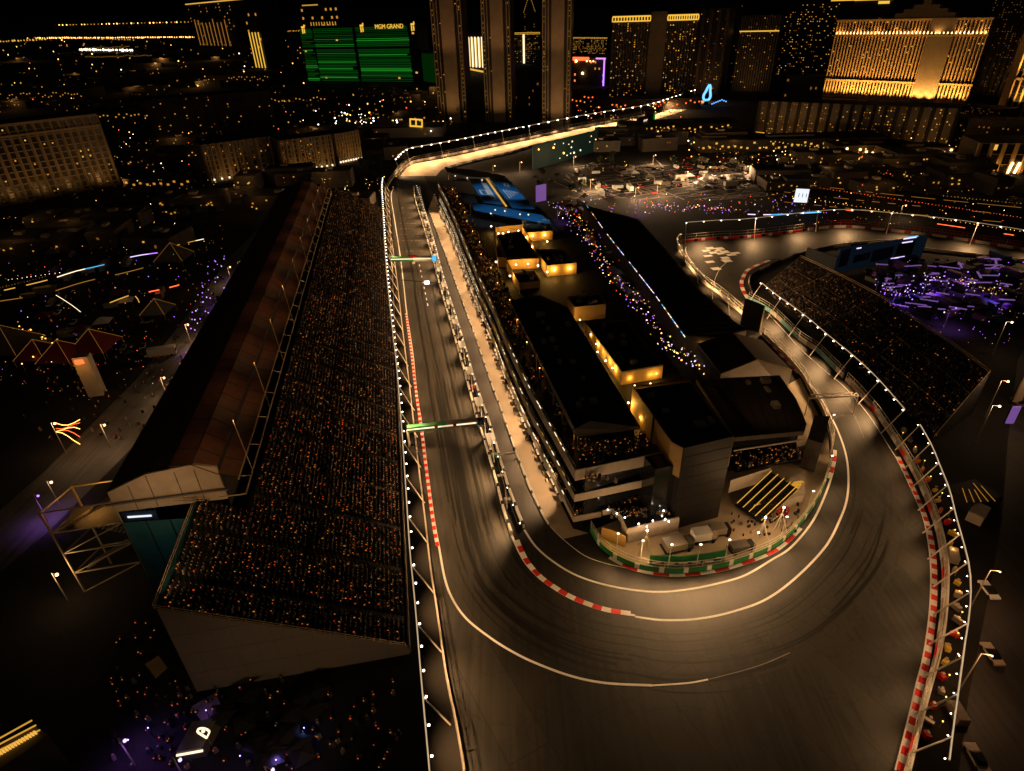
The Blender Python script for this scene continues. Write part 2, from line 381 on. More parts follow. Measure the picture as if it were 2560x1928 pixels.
def kerb(P, w, seg=2.2, n=8, z=.05, side=1, white='white_line', colr='red'):
    q = resample(cw(P, n), seg/2); a = q; b = offs(q, side*w)
    mb = MB(); mb.ribbon(a, b, z, mf=lambda i: (i//2) % 2)
    mb.ribbon(up_z(a, z), [Vector((p.x, p.y, .0)) for p in a]); mb.ribbon(up_z(b, z), [Vector((p.x, p.y, .0)) for p in b])
    return struct('track_kerb', mb, [white, colr])
kerb([(1286, 1352), (1309, 1402), (1340, 1440), (1368, 1463), (1412, 1491), (1456, 1511), (1514, 1530), (1588, 1542)], 1.1, 1.9, side=1)
kerb([(1013, 784), (1026, 885), (1035, 965), (1050, 1076), (1064, 1191), (1079, 1307), (1090, 1368)], .8, 1.3)
kerb([(2240, 1142), (2261, 1186), (2286, 1241), (2307, 1293), (2320, 1342), (2327, 1394), (2329, 1440), (2327, 1513), (2319, 1586), (2308, 1651), (2290, 1721), (2269, 1812), (2240, 1926)], 1.0, 1.5, side=1)
kerb([(1920, 650), (1891, 661), (1863, 676), (1851, 698), (1849, 709), (1853, 726), (1870, 757)], 1.6, 4, side=1)
kerb([(1526, 1391), (1569, 1414), (1613, 1427), (1685, 1435), (1772, 1427), (1836, 1412), (1917, 1383), (1960, 1356), (2005, 1311)], .8, 3.2, side=-1)
kerb([(2068, 1195), (2080, 1155), (2083, 1120)], .9, 2.6, side=-1)
kerb([(1905, 834), (1925, 855), (1965, 898), (2000, 935)], .8, 2.6, side=-1)
# rubber and wear laid down along the racing line
random.seed(66)
race = cw([(x, y) for x, y in innerA[3:]]+line_outer[1:-2])
rub = MB()
for k in range(60):
    o_ = -U(1.2, 13.5); a_ = random.randrange(0, len(race)-30); b_ = min(len(race)-1, a_+random.randrange(20, 70)); w_ = U(.06, .3)
    q_ = offs(race, o_)[a_:b_]; n_ = len(q_); sh = U(-1.5, 1.5)
    q_ = [p+d*(sh*i/n_) for i, (p, d) in enumerate(zip(q_, leftn(q_)))]
    rub.ribbon(offs(q_, w_), offs(q_, -w_), .006+k*.0002, 0 if R() < .55 else 1)
for k in range(26):
    f_ = U(0, 1); A_ = cw(left_edge[3:15]); B_ = cw(strA[1:]+[(1300, 1400), (1330, 1450)]); n_ = min(len(A_), len(B_)); a_ = random.randrange(0, n_-20); b_ = min(n_, a_+random.randrange(14, 40))
    q_ = [A_[int(i*(len(A_)-1)/(n_-1))].lerp(B_[int(i*(len(B_)-1)/(n_-1))], .12+.76*f_) for i in range(a_, b_)]; w_ = U(.1, .45)
    rub.ribbon(offs(q_, w_), offs(q_, -w_), .006+(60+k)*.0002, 0 if R() < .6 else 1)
struct('tyre_marks', rub, ['rubber', 'worn'])
# grid bars and painted blocks
g = MB()
for k, y in enumerate((520, 533, 546, 559, 572, 586, 602, 628)):
    p = G(990+(y-500)*.10, y); q = G(1032+(y-500)*.26, y); d = (q-p).normalized(); L = (q-p).length
    s = .05
    while s < .97:
        w = U(.08, .16); a = p+(q-p)*s; b = p+(q-p)*min(1, s+w); n = Vector((-d.y, d.x, 0))*.28
        if R() < .8: g.sheet([a-n, b-n, b+n, a+n], .028)
        s += w+.06
struct('grid_marking', g, 'faded_line')
g = MB()
for x, y in ((1775, 621), (1795, 627), (1812, 630), (1828, 637), (1801, 634), (1813, 645), (1783, 632), (1817, 652), (1799, 614+8), (1765, 627), (1838, 633), (1790, 672), (1775, 655), (1770, 640)):
    c = G(x, y); g.box((c.x, c.y, .03), (U(3, 4.5), U(2, 4), .01), .2)
struct('runoff_blocks', g, 'white_line')
g = MB()
for k in range(9):
    y = 650+k*14; c = G(1046+k*2.9, y); g.box((c.x, c.y, .032), (.35, 2.4, .01), .18)
struct('grid_marking', g, 'white_line')
# service road behind the big stand, purple and warm pools of light on it
struct('service_road', MB().sheet(GL([(660, 560), (575, 640), (500, 745), (420, 850), (340, 950), (240, 1050), (110, 1180), (-60, 1330), (-60, 1480), (120, 1330), (250, 1200), (360, 1090), (470, 950), (560, 780), (640, 640), (720, 555)]), .0), 'asphalt_road')
g = MB(); random.seed(77)
for k in range(190):
    c = G(U(1420, 1900), U(415, 500)); a_ = .25+random.gauss(0, .12)+(1.5 if R() < .2 else 0); l_ = U(8, 34); d_ = Vector((math.cos(a_), math.sin(a_), 0))
    g.ribbon([c+Vector((-d_.y, d_.x, 0))*.35+d_*(l_*j/4)+Vector((-d_.y, d_.x, 0))*.15*j*j*.45 for j in range(5)], [c-Vector((-d_.y, d_.x, 0))*.35+d_*(l_*j/4)+Vector((-d_.y, d_.x, 0))*.15*j*j*.45 for j in range(5)], -.012)
struct('lot_streaks', g, 'concrete')  # pale strips painted in for bright light streaks on the lot
struct('boulevard', MB().ribbon(GL([(2700, 560), (2460, 505), (2250, 475), (2000, 452), (1750, 470-22)]), GL([(2700, 520), (2460, 478), (2250, 452), (2000, 432), (1750, 430)]), .0), 'asphalt_road')
struct('east_road', MB().sheet(GL([(2600, 800), (2545, 900), (2520, 1100), (2505, 1300), (2470, 1500), (2420, 1750), (2390, 1990), (2600, 1990), (2640, 1400)]), .0), 'asphalt_old')
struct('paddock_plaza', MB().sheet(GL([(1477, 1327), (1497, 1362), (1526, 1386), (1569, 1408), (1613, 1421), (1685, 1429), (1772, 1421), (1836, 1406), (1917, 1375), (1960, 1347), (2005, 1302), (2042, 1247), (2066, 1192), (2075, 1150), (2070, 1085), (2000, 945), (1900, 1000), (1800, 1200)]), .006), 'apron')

# ================================================================ BARRIERS AND FENCES
def pole_mesh(h, r, p=(0, 0, 0)): return MB().cyl(p, (p[0], p[1], p[2]+h), r, r*.8, 6)
def barrier(label, P, h=1.1, th=.35, m=('white',), mf=None, fence=None, post=4., name='concrete_barrier', cat_='barrier', n=6, seg=None, rail_m='metal_white', lean=0.):
    q = cw(P, n)
    if seg: q = resample(q, seg)
    t = thing(name, label, cat_, q[0])
    MB().wall(q, 0, h, th, mf=mf).build('wall_blocks', list(m), t)
    if fence:
        r = MB()
        for z in (h+.05, (h+fence)/2, fence):
            pz = up_z(q, z)
            for a, b in zip(pz[::2], pz[2::2]): r.bar(a, b, .09, .09)
        r.build('rail', rail_m, t)
        r = MB()
        for p in resample(q, 1.3 if (q[-1]-q[0]).length < 260 else 2.): r.bar((p.x, p.y, h), (p.x, p.y, fence), .035)
        r.build('wire_mesh', 'metal', t)['kind'] = 'stuff'
        ps = resample(q, post); pm = None
        if len(ps) > 95: ps = resample(q, post*len(ps)/95.)
        for p in ps:
            if pm is None: pm = pole_mesh(fence-.2, .08, p).build('post', rail_m, t, loc=p)
            else: cp(pm, p, t)
    return t
rep = lambda i: (i//2) % 2
barrier('long white barrier with debris fence at the foot of the big left grandstand', [(1028-12, 405), (990, 436), (968, 470), (964, 494), (972, 560), (984, 636), (994, 711), (1002, 784), (1014, 885), (1024, 965), (1038, 1090), (1052, 1210), (1064, 1307), (1077, 1423), (1093, 1528), (1116, 1689), (1140, 1806), (1160, 1923), (1176, 2050)], 1.0, .4, ('concrete', 'white'), None, fence=3.2, post=5)
hole = lambda i: 1 if i % 5 == 1 else 0
barrier('white pit wall with dark openings on the straight side of the pit wall strip', strA, 1.15, .5, ('white', 'dark_hole'), hole, seg=1.3, name='pit_wall', cat_='wall')
barrier('white pit wall with dark openings on the pit lane side of the strip', strB, 1.15, .5, ('white', 'dark_hole'), hole, seg=1.3, name='pit_wall', cat_='wall')
barrier('low dashed white barrier between the dark pit lane and the bright apron', laneB[:-4], .5, .4, ('white', 'dark_hole'), hole, seg=1.2, name='pit_barrier', cat_='barrier')
barrier('green and white barrier curving round the paddock plaza inside the hairpin', green_b[:14], 1.3, .4, ('green', 'white'), lambda i: 1 if i % 5 == 4 else 0, fence=3., post=4, seg=1.)
barrier('tan barrier beside the brown roofed hall on the inside of the bend', [(2075, 1140), (2079, 1112), (2072, 1080), (2064, 1052), (2049, 1016), (2024, 978), (2003, 940), (1960, 890), (1905, 838)], 1.3, .4, ('concrete', 'white'), lambda i: 0, fence=3.4, post=5)
barrier('yellow lit barrier and fence along the dark roof by the chicane', [(1870, 800), (1805, 742), (1757, 707), (1722, 668), (1702, 640), (1694, 620)], 1.3, .4, ('concrete', 'white'), lambda i: 0, fence=3.6, post=6)
barrier('white and red barrier with fence on the outside of the big hairpin', [(x+9, y-3) for x, y in right_edge], 1.1, .5, ('white', 'red', 'concrete'), lambda i: (0, 2, 2, 0, 2, 1, 2)[(i//2) % 7], fence=3., post=4, seg=1.5)
barrier('second low white barrier behind the hairpin fence', [(2120, 950), (2153, 984), (2200, 1040), (2246, 1105), (2276, 1155), (2300, 1198), (2322, 1245), (2343, 1300), (2357, 1345), (2365, 1394), (2369, 1437), (2366, 1513), (2358, 1586), (2346, 1651), (2326, 1721), (2302, 1812), (2274, 1926), (2250, 2030)], .9, .25, ('white',), None)
barrier('teal sponsor barrier on the right before the overhead cable', [(1870, 750), (1925, 782), (1968, 822), (1998, 851), (2042, 880), (2071, 909), (2112, 950)], 1.6, .4, ('teal_wall', 'white', 'concrete'), lambda i: (0, 0, 0, 1, 2)[(i//3) % 5], fence=3.4, post=6, seg=1.5)
barrier('red topped barrier at the back of the chicane runoff', [(1697, 607), (1795, 598), (1853, 596), (1949, 586), (2020, 577)], 1.3, .5, ('white', 'red', 'dark_hole'), lambda i: (0, 1, 1, 1, 2, 1)[i % 6], seg=2., fence=4., post=9)
barrier('red railed barrier along the far straight on the right', [(2020, 576), (2105, 569), (2209, 577), (2354, 594), (2499, 617), (2700, 652)], 1.3, .5, ('white', 'concrete', 'red_dark'), lambda i: (1, 2, 1)[i % 3], seg=3., fence=4., post=9, rail_m='red')
barrier('near concrete barrier of the far straight above the purple car park', road_bot[:6], 1.3, .5, ('concrete',), None, fence=None)
barrier('dark railing along the chicane beside the video wall', [(2209, 608), (2065, 622), (1990, 640), (1920, 668), (1880, 690), (1872, 706), (1880, 735)], 1.1, .4, ('concrete', 'dark'), lambda i: (i//6) % 2, seg=1.5)
barrier('bright barrier on the left side of the uphill street', [(1000, 438), (1028, 410), (1080, 398), (1150, 384), (1258, 360), (1326, 346), (1416, 326), (1520, 306), (1613, 290)], 1.6, .6, ('white', 'concrete'), rep, fence=4.5, post=10, seg=3)
barrier('bright barrier on the right side of the uphill street', [(1112, 422), (1160, 410), (1204, 399), (1272, 384), (1326, 368), (1416, 347), (1520, 327), (1621, 305)], 1.4, .6, ('white', 'concrete'), rep, seg=3)

# overhead lighting rails on posts
def truss(label, P, z, group=None, step=3.2, post=14., lean=-1, reach=3.2, en=900, every=4, tgt=14., lampm='lamp', ground=0., bw=.28, ang=125, hr=.22, glow_m='beam_glow'):
    src = up_z(offs(cw(P, 6), ground), z) if ground else cw(P, 6, z)
    top = resample(src, step); N = leftn(top)
    if len(top) > 98:
        top = resample(src, step*len(top)/98.); N = leftn(top)
    t = thing('lighting_truss', label, 'lighting rig', (top[0].x, top[0].y, 0))
    b = MB()
    for a, c in zip(top, top[1:]):
        b.bar(a, c, bw, bw); 
    b.build('beam', 'metal_white', t)
    if glow_m:
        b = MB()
        for a, c in zip(top, top[1:]): b.bar(a+Vector((0, 0, bw*.6)), c+Vector((0, 0, bw*.6)), bw*.55, .05)  # glow painted along the beam in place of light from the heads
        b.build('glow_line', glow_m, t)
    hm = None; k = max(1, int(post/step)); pm = None
    for i, p in enumerate(top):
        c = p+N[i]*lean*.5-Vector((0, 0, .1))
        if hm is None:
            q = MB(); q.box((c.x, c.y, c.z), (hr*1.6, hr*1.6, hr), 0); hm = q.build('lamp_head', lampm, t, loc=c)
        else: cp(hm, c, t)
        if i % k == 0:
            f = p+N[i]*lean*reach; f.z = 0
            q = MB().cyl((f.x, f.y, 0), (p.x, p.y, z), .16, .12, 6)
            q.build('post', 'metal_white', t)
        if i % every == every//2 and en:
            tg = p+N[i]*lean*tgt; tg.z = 0
            lamp(t, c-Vector((0, 0, hr*.6+.25)), en, WARM, 'SPOT', .4, tg, ang, 1.)
    return t
# ---------------------------------------------------------------- lighting rigs
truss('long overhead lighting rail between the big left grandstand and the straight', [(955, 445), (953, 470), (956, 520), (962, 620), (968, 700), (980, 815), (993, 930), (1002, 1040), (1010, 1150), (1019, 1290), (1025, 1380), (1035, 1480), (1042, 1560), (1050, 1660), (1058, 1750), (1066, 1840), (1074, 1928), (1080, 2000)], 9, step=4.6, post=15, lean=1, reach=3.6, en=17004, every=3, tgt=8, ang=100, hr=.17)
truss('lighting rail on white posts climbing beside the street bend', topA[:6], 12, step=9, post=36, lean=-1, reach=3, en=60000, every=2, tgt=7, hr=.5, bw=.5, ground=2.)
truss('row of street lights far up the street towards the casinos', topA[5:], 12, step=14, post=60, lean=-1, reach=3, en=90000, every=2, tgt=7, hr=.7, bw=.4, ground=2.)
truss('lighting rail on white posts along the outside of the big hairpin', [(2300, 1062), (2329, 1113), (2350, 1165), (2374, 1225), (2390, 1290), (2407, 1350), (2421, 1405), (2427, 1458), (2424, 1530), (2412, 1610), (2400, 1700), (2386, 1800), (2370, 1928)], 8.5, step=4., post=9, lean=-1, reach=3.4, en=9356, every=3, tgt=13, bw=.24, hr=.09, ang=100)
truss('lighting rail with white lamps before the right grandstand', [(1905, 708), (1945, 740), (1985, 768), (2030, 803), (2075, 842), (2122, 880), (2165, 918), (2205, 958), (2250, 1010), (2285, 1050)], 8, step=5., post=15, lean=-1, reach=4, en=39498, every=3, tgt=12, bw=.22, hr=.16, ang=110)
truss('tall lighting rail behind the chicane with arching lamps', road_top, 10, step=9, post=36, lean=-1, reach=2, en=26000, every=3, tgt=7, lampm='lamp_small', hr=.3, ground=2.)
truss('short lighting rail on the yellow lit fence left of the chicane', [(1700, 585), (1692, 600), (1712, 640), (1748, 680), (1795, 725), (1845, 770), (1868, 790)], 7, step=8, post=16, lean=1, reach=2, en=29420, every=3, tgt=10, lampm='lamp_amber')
# lights of the pit wall strip, aimed at both lanes
stripmid = [(1043, 490), (1058, 540), (1078, 605), (1107, 710), (1139, 818), (1180, 962), (1205, 1043), (1230, 1122), (1254, 1206), (1276, 1277), (1297, 1335)]
truss('slim lighting rail standing in the middle of the pit wall strip', [(x-3, y-26+(y-490)*-.0) for x, y in stripmid], 6.5, step=6, post=18, lean=1, reach=.3, en=25888, every=3, tgt=-11, lampm='lamp_small', bw=.12, hr=.16, glow_m=None)

# things standing between the two pit walls
q = resample(cat(GL(stripmid), 8), 1.)
strip_dir = math.atan2((q[20]-q[0]).y, (q[20]-q[0]).x)
L = len(q)
stand0 = None
spots = [k for k in range(14, L-20, 19)]
for n_, k in enumerate(spots):
    p = q[k]; a = math.atan2((q[min(k+2, L-1)]-q[k-2]).y, (q[min(k+2, L-1)]-q[k-2]).x)
    if stand0 is None:
        t = thing('pit_perch', 'roofed team perch between the two pit walls', 'team stand', (0, 0, 0), 'team perches between the two pit walls')
        MB().box((0, 0, 2.5), (5, 2.2, .12), 0).build('roof', 'white', t)
        MB().box((0, -.5, .9), (4.6, .6, .9), 0).build('desk', 'metal_white', t)
        for sx in (-2.2, 2.2):
            MB().box((sx, .8, 1.25), (.1, .1, 2.5)).build('post', 'metal', t)
        MB().box((0, -.75, 1.7), (4.2, .08, .6)).build('screen', 'glass_dark', t)
        MB().box((0, .5, .5), (4.2, .5, .12)).build('seat', 'dark', t)
        t.location = (p.x, p.y, 0); t.rotation_euler = (0, 0, a); stand0 = t
    else: copy_tree(stand0, (p.x, p.y, 0), a)
for k in range(6, L-6, 9):
    p = q[k]
    if any(abs(k-s) < 4 for s in spots): continue
    t = thing('equipment_crate', 'crate and tool rack left on the pit wall strip', 'crate', (p.x, p.y, 0), 'crates along the pit wall strip')
    MB().box((p.x, p.y, .5), (1.2, 1.6, 1.), strip_dir).build('box', random.choice(['metal_white', 'red', 'concrete', 'dark', 'green']), t)
    MB().box((p.x, p.y, 1.03), (1.0, 1.4, .08), strip_dir).build('lid', 'metal', t)

# overhead gantries
def gantry(name, label, a, b, z, hgt, m, text=None, foot=True, d=1.6):
    A = G(*a, z); B = G(*b, z); t = thing(name, label, 'gantry', (A.x, A.y, 0))
    mb = MB(); n = 12
    for i in range(n):
        p0 = A.lerp(B, i/n); p1 = A.lerp(B, (i+1)/n)
        mb.bar(p0, p1, d, hgt, m=(0 if i < n*.45 else (1 if i < n*.85 else 2)))
    mb.build('sign_beam', m, t)
    MB().bar(A+Vector((0, -d/2-.06, hgt*.1)), A.lerp(B, .9)+Vector((0, -d/2-.06, hgt*.1)), .08, .35).build('light_strip', 'win_white', t)
    for p in (A, B):
        MB().cyl((p.x, p.y, 0), (p.x, p.y, z-hgt/2), .3, .3, 8).build('post', 'metal_white', t)
    return t, A, B
def text(s, name, size, loc, rot, m, parent, ext=.02):
    cu = bpy.data.curves.new(name, 'FONT'); cu.body = s; cu.size = size; cu.extrude = ext; cu.align_x = 'CENTER'; cu.align_y = 'CENTER'
    tmp = bpy.data.objects.new(name, cu); C.objects.link(tmp)
    me = bpy.data.meshes.new_from_object(tmp.evaluated_get(bpy.context.evaluated_depsgraph_get())); bpy.data.objects.remove(tmp)
    me.materials.clear(); me.materials.append(M[m])
    o = bpy.data.objects.new(name, me); C.objects.link(o); o.rotation_euler = rot
    if parent: o.parent = parent; o.location = Vector(loc)-parent.location
    else: o.location = loc
    return o
def face_rot(A, B, tilt=90): return (math.radians(tilt), 0, math.atan2(B.y-A.y, B.x-A.x))
t, A, B = gantry('start_gantry', 'nearer green and white sponsor gantry across the main straight', (1018, 1072), (1210, 1052), 6, 1.5, ['green_light', 'concrete', 'blue_dark'])
for f, c_ in ((.38, 'red'), (.62, 'red')):
    p = A.lerp(B, f); MB().cyl((p.x, p.y-1., 6.4), (p.x, p.y-1.15, 6.4), .5, .5, 10).build('emblem', c_, t)
text('HEINEKEN', 'lettering', .7, A.lerp(B, .52)+Vector((0, -.95, .15)), face_rot(A, B), 'white', t)
t, A, B = gantry('start_gantry', 'farther gantry over the grid, green at the left and blue at the right', (978, 648), (1090, 646), 6, 2., ['green_light', 'metal_white', 'led_blue'])
p = A.lerp(B, .5); MB().box((p.x, p.y-1, 7.6), (3.4, .6, .8), 0).build('light_panel', 'red', t)
MB().box((p.x, p.y-1, 4.4), (1.2, .4, .8), 0).build('flag_stand', 'metal_white', t)
def cable(name, label, a, b, z, w, m='metal', post=True, catn='cable bridge'):
    A = G(*a, z); B = G(*b, z); t = thing(name, label, catn, (A.x, A.y, 0)); MB().bar(A, B, w, w).build('beam', m, t)
    for p in (A, B): MB().cyl((p.x, p.y, 0), (p.x, p.y, z), .15, .12, 6).build('post', m, t)
    return t, A, B
t, A, B = cable('cable_gantry', 'thin cable gantry with a lit screen just beyond the nearer sponsor gantry', (1005, 700), (1097, 708), 5, .25, 'dark')
p = A.lerp(B, .68); MB().box((p.x, p.y-.3, 4.9), (2, .3, 1.3)).build('screen', 'lamp_white', t)
cable('cable_gantry', 'slim tan gantry over the dark pit lane', (1248, 1138), (1288, 1131), 2.5, .35, 'fascia')
t, A, B = cable('cable_gantry', 'tan truss gantry crossing the track above the hairpin', (2022, 996), (2146, 990), 6, .35, 'fascia')
b = MB(); b.bar(A+Vector((1, 1.4, .3)), B+Vector((-1, 1.4, .3)), .3)
for k in range(9): b.bar(A.lerp(B, k/8.)+Vector((0, (0 if k % 2 else 1.4), 0)), A.lerp(B, min(1, (k+1)/8.))+Vector((0, (1.4 if k % 2 else 0), .2)), .15)
b.build('lattice', 'fascia', t)

# ================================================================ BIG LEFT GRANDSTAND
O = Vector((-20.8, 71.2, 0)); ax = Vector((-.165, .986, 0)).normalized(); nx = Vector((-ax.y, ax.x, 0))
def S(s, t, z): return Vector((O.x+nx.x*s+ax.x*t, O.y+nx.y*s+ax.y*t, z))
def zs(s): return 2.3+s*19.5/36
ROWS, TL = 45, 300.
stand = thing('grandstand', 'huge dark grandstand packed with people along the left of the straight', 'grandstand', S(0, 0, 0))
mb = MB()
for r in range(ROWS):
    s0, s1 = r*.8, (r+1)*.8; z = 2.3+r*19.5/45; z1 = 2.3+(r+1)*19.5/45
    smax = 28.5
    t0 = 0. if s0 < smax else 0.
    t1 = TL if s0 < smax else 26.
    mb.add([S(s0, t0, z), S(s1, t0, z), S(s1, t1, z), S(s0, t1, z)], [(0, 3, 2, 1)])
    mb.add([S(s0, t0, z-.44), S(s0, t0, z), S(s0, t1, z), S(s0, t1, z-.44)], [(0, 1, 2, 3)])
mb.build('seating_tiers', 'dark', stand)
# cloth covered end wall facing the camera
e = MB(); P = [S(-.4, -.3, 0), S(36.6, -.3, 0)]
e.add([S(-.4, -.3, 0), S(36.6, -.3, 0), S(36.6, -.3, 21.9), S(-.4, -.3, 2.2), S(-.4, .0, 0), S(36.6, .0, 0), S(36.6, .0, 21.9), S(-.4, 0, 2.2)],
      [(0, 3, 2, 1), (4, 5, 6, 7), (3, 7, 6, 2), (0, 4, 7, 3), (1, 2, 6, 5)])
e.build('end_wall', 'canvas', stand)
e = MB()
for k in range(1, 12): s_ = k*3.05; e.bar(S(s_, -.33, .2), S(s_, -.33, 2.2+s_*19.6/36.6-.2), .05, .05)
for z_ in (5, 10, 15): e.bar(S((z_-2.2)*36/19.5+.5, -.33, z_), S(36.4, -.33, z_), .05, .05)
e.build('wall_seams', 'canvas', stand)
e = MB(); e.add([S(36.6, 0, 0), S(36.6, 26, 0), S(36.6, 26, 21.9), S(36.6, 0, 21.9), S(36.9, 0, 0), S(36.9, 26, 0), S(36.9, 26, 21.9), S(36.9, 0, 21.9)], [(0, 1, 2, 3), (7, 6, 5, 4), (3, 2, 6, 7)])
e.build('back_cloth', 'teal', stand)
e = MB(); e.wall([S(-.5, k*10, 0) for k in range(31)], 0, 2.4, .3); e.build('front_wall', 'concrete_dark', stand)
e = MB()
for z in (.6, 1.1): e.bar(S(0, -.4, 2.3+z), S(36.8, -.4, 21.9+z), .1)
e.bar(S(36.8, -.4, 23), S(36.8, 27, 23), .12); e.bar(S(36.8, -.4, 22.4), S(36.8, 27, 22.4), .12)
e.build('hand_rail', 'scaffold', stand)
pm = None
for k in range(16):
    p = S(k*36.8/15, -.4, 2.3+k*19.6/15)
    if pm is None: pm = pole_mesh(1.2, .06, p).build('rail_post', 'scaffold', stand, loc=p)
    else: cp(pm, p, stand)
st = None
for k in range(24):   # stairs between the blocks
    tt = 6+k*12.2
    m_ = MB()
    if st is None:
        for r in range(0, 35, 1):
            z = 2.3+r*19.5/45; m_.add([S(r*.8, tt-.5, z+.02), S(r*.8+.8, tt-.5, z+.02), S(r*.8+.8, tt+.5, z+.02), S(r*.8, tt+.5, z+.02)], [(0, 3, 2, 1)])
        st = m_.build('stair', 'concrete_dark', stand, loc=S(0, tt, 2.3)); st0 = tt
    else: cp(st, S(0, tt, 2.3), stand)
# crowd: nobody could count it
def crowd(name, label, spots_, parent=None, mats=('cloth_a', 'cloth_b', 'cloth_c', 'cloth_d', 'skin', 'glint', 'glint_red'), pl=.25, pc=.12, red=.3, sit=1., ps=.16):
    vs = []; fs = []; ms = []
    for (x, y, z, a) in spots_:
        o = len(vs); co, si = math.cos(a), math.sin(a); w, d, h = .44*sit, .3*sit, .62*sit
        for zz, k in ((0, 1), (h, .8)):
            for i, j in ((-1, -1), (1, -1), (1, 1), (-1, 1)):
                lx, ly = i*w/2*k, j*d/2*k; vs.append((x+lx*co-ly*si, y+lx*si+ly*co, z+zz))
        c_ = R(); m_ = 2 if c_ < pc else (1 if c_ < pc+.12 else (3 if c_ < pc+.3 else 0))
        for f in ((4, 5, 6, 7), (0, 1, 5, 4), (1, 2, 6, 5), (2, 3, 7, 6), (3, 0, 4, 7)): fs.append(tuple(i+o for i in f)); ms.append(m_)
        o = len(vs); r = .14*sit; cz = z+h+r*.8
        vs += [(x+r, y, cz), (x, y+r, cz), (x-r, y, cz), (x, y-r, cz), (x, y, cz+r*1.2), (x, y, cz-r*1.2)]
        hm = 4 if R() < .6 else 0
        for f in ((0, 1, 4), (1, 2, 4), (2, 3, 4), (3, 0, 4), (1, 0, 5), (2, 1, 5), (3, 2, 5), (0, 3, 5)): fs.append(tuple(i+o for i in f)); ms.append(hm)
        if R() < pl:  # added glowing dots, painting the lit heads in the crowd
            o = len(vs); s_ = ps*U(.6, 1.2); px, py, pz = x-.2*si, y-.35, z+h*.9
            vs += [(px-s_, py, pz-s_*.6), (px+s_, py, pz-s_*.6), (px+s_, py+.1, pz+s_*.6), (px-s_, py+.1, pz+s_*.6)]
            fs.append((o, o+1, o+2, o+3)); ms.append(6 if R() < red else 5)
    me = bpy.data.meshes.new(name); me.from_pydata(vs, [], fs)
    for k in mats: me.materials.append(M[k])
    me.polygons.foreach_set('material_index', ms); me.update()
    o = bpy.data.objects.new(name, me); C.objects.link(o)
    return tag(o, label, 'crowd', None, 'stuff')
sp = []; red_sp = []
face = math.atan2(-nx.y, -nx.x)+math.pi/2
for r in range(ROWS):
    t = .4; z = 2.3+r*19.5/45; s = r*.8+.35
    tmax = TL if s < 28.3 else 25.
    while t < tmax:
        step = .78 if t < 60 else (.95 if t < 140 else 1.5)
        if abs(((t-6+6.1) % 12.2)-6.1) > .7 and R() < .9:
            p = S(s, t+U(-.08, .08), z)
            (red_sp if (t < 70 and R() < .8) else sp).append((p.x, p.y, p.z, face))
        t += step
crowd('grandstand_crowd', 'packed spectators filling the big left grandstand', sp, pl=.11, red=.12, ps=.155)
crowd('grandstand_crowd', 'spectators with added red and orange glints in the near end of the big left grandstand', red_sp, pl=.2, red=.36, ps=.125)

# suite building on the back of the stand: gable end wall, panelled roof
suite = thing('suite_building', 'long suite building on the back of the left grandstand, with pale panelled gable end', 'building', S(28.3, 25.7, 0))
s0, s1, s2, s3 = 31.5, 35.5, 44., 51.5
prof = [(s0, 28.6), (s1, 29.9), (s2, 29.), (s3, 26.)]
T0, T1 = 25.9, 262.
w = MB()
pts = [S(s, T0, 0) for s, z in prof]
vs = [S(s3, T0, 21.2), S(s0, T0, 20.8)]+[S(s, T0, z) for s, z in prof]
vs2 = [v+ax*.5 for v in vs]
w.add(vs+vs2, [(0, 1, 2, 3, 4, 5)[::1], (11, 10, 9, 8, 7, 6)]+[(i, i+6, (i+1) % 6+6, (i+1) % 6) for i in range(6)])
gw = w.build('gable_wall', 'panel_tan', suite)
w = MB()
for i, (ls, lz) in enumerate(((23.4, 0), (26.1, 0))): w.bar(S(s3-.2, T0-.08, lz), S(s0+.2, T0-.08, lz-.0), .12, .12)
for s in (35.5, 39, 44, 47.6): w.bar(S(s, T0-.08, 21.3), S(s, T0-.08, 28.8 if s < 45 else 27), .1)
w.bar(S(s3+1, T0-.6, 23.6), S(s0-1, T0-.6, 23.6), .35, .35)
w.build('wall_trim', 'concrete_dark', gw)
w = MB(); b_ = [(s3, 8), (s0, 16), (s0, 28.4), (s1, 29.7), (s2, 28.8), (s3, 25.8)]
for (sa, za), (sb, zb) in ((( s0, 28.6), (s1, 29.9)), ((s1, 29.9), (s2, 29.)), ((s2, 29.), (s3, 26.))): pass
w.add([S(s0, T0+.5, 16), S(s0, T1, 16), S(s0, T1, 28.5), S(s0, T0+.5, 28.5)], [(0, 1, 2, 3)])
w.add([S(s3, T0+.5, 0), S(s3, T1, 0), S(s3, T1, 26), S(s3, T0+.5, 26)], [(3, 2, 1, 0)])
w.add([S(s3, T1, 0), S(s0, T1, 0), S(s0, T1, 28.5), S(s3, T1, 26)], [(0, 1, 2, 3)]); w.build('side_wall', 'dark', suite)
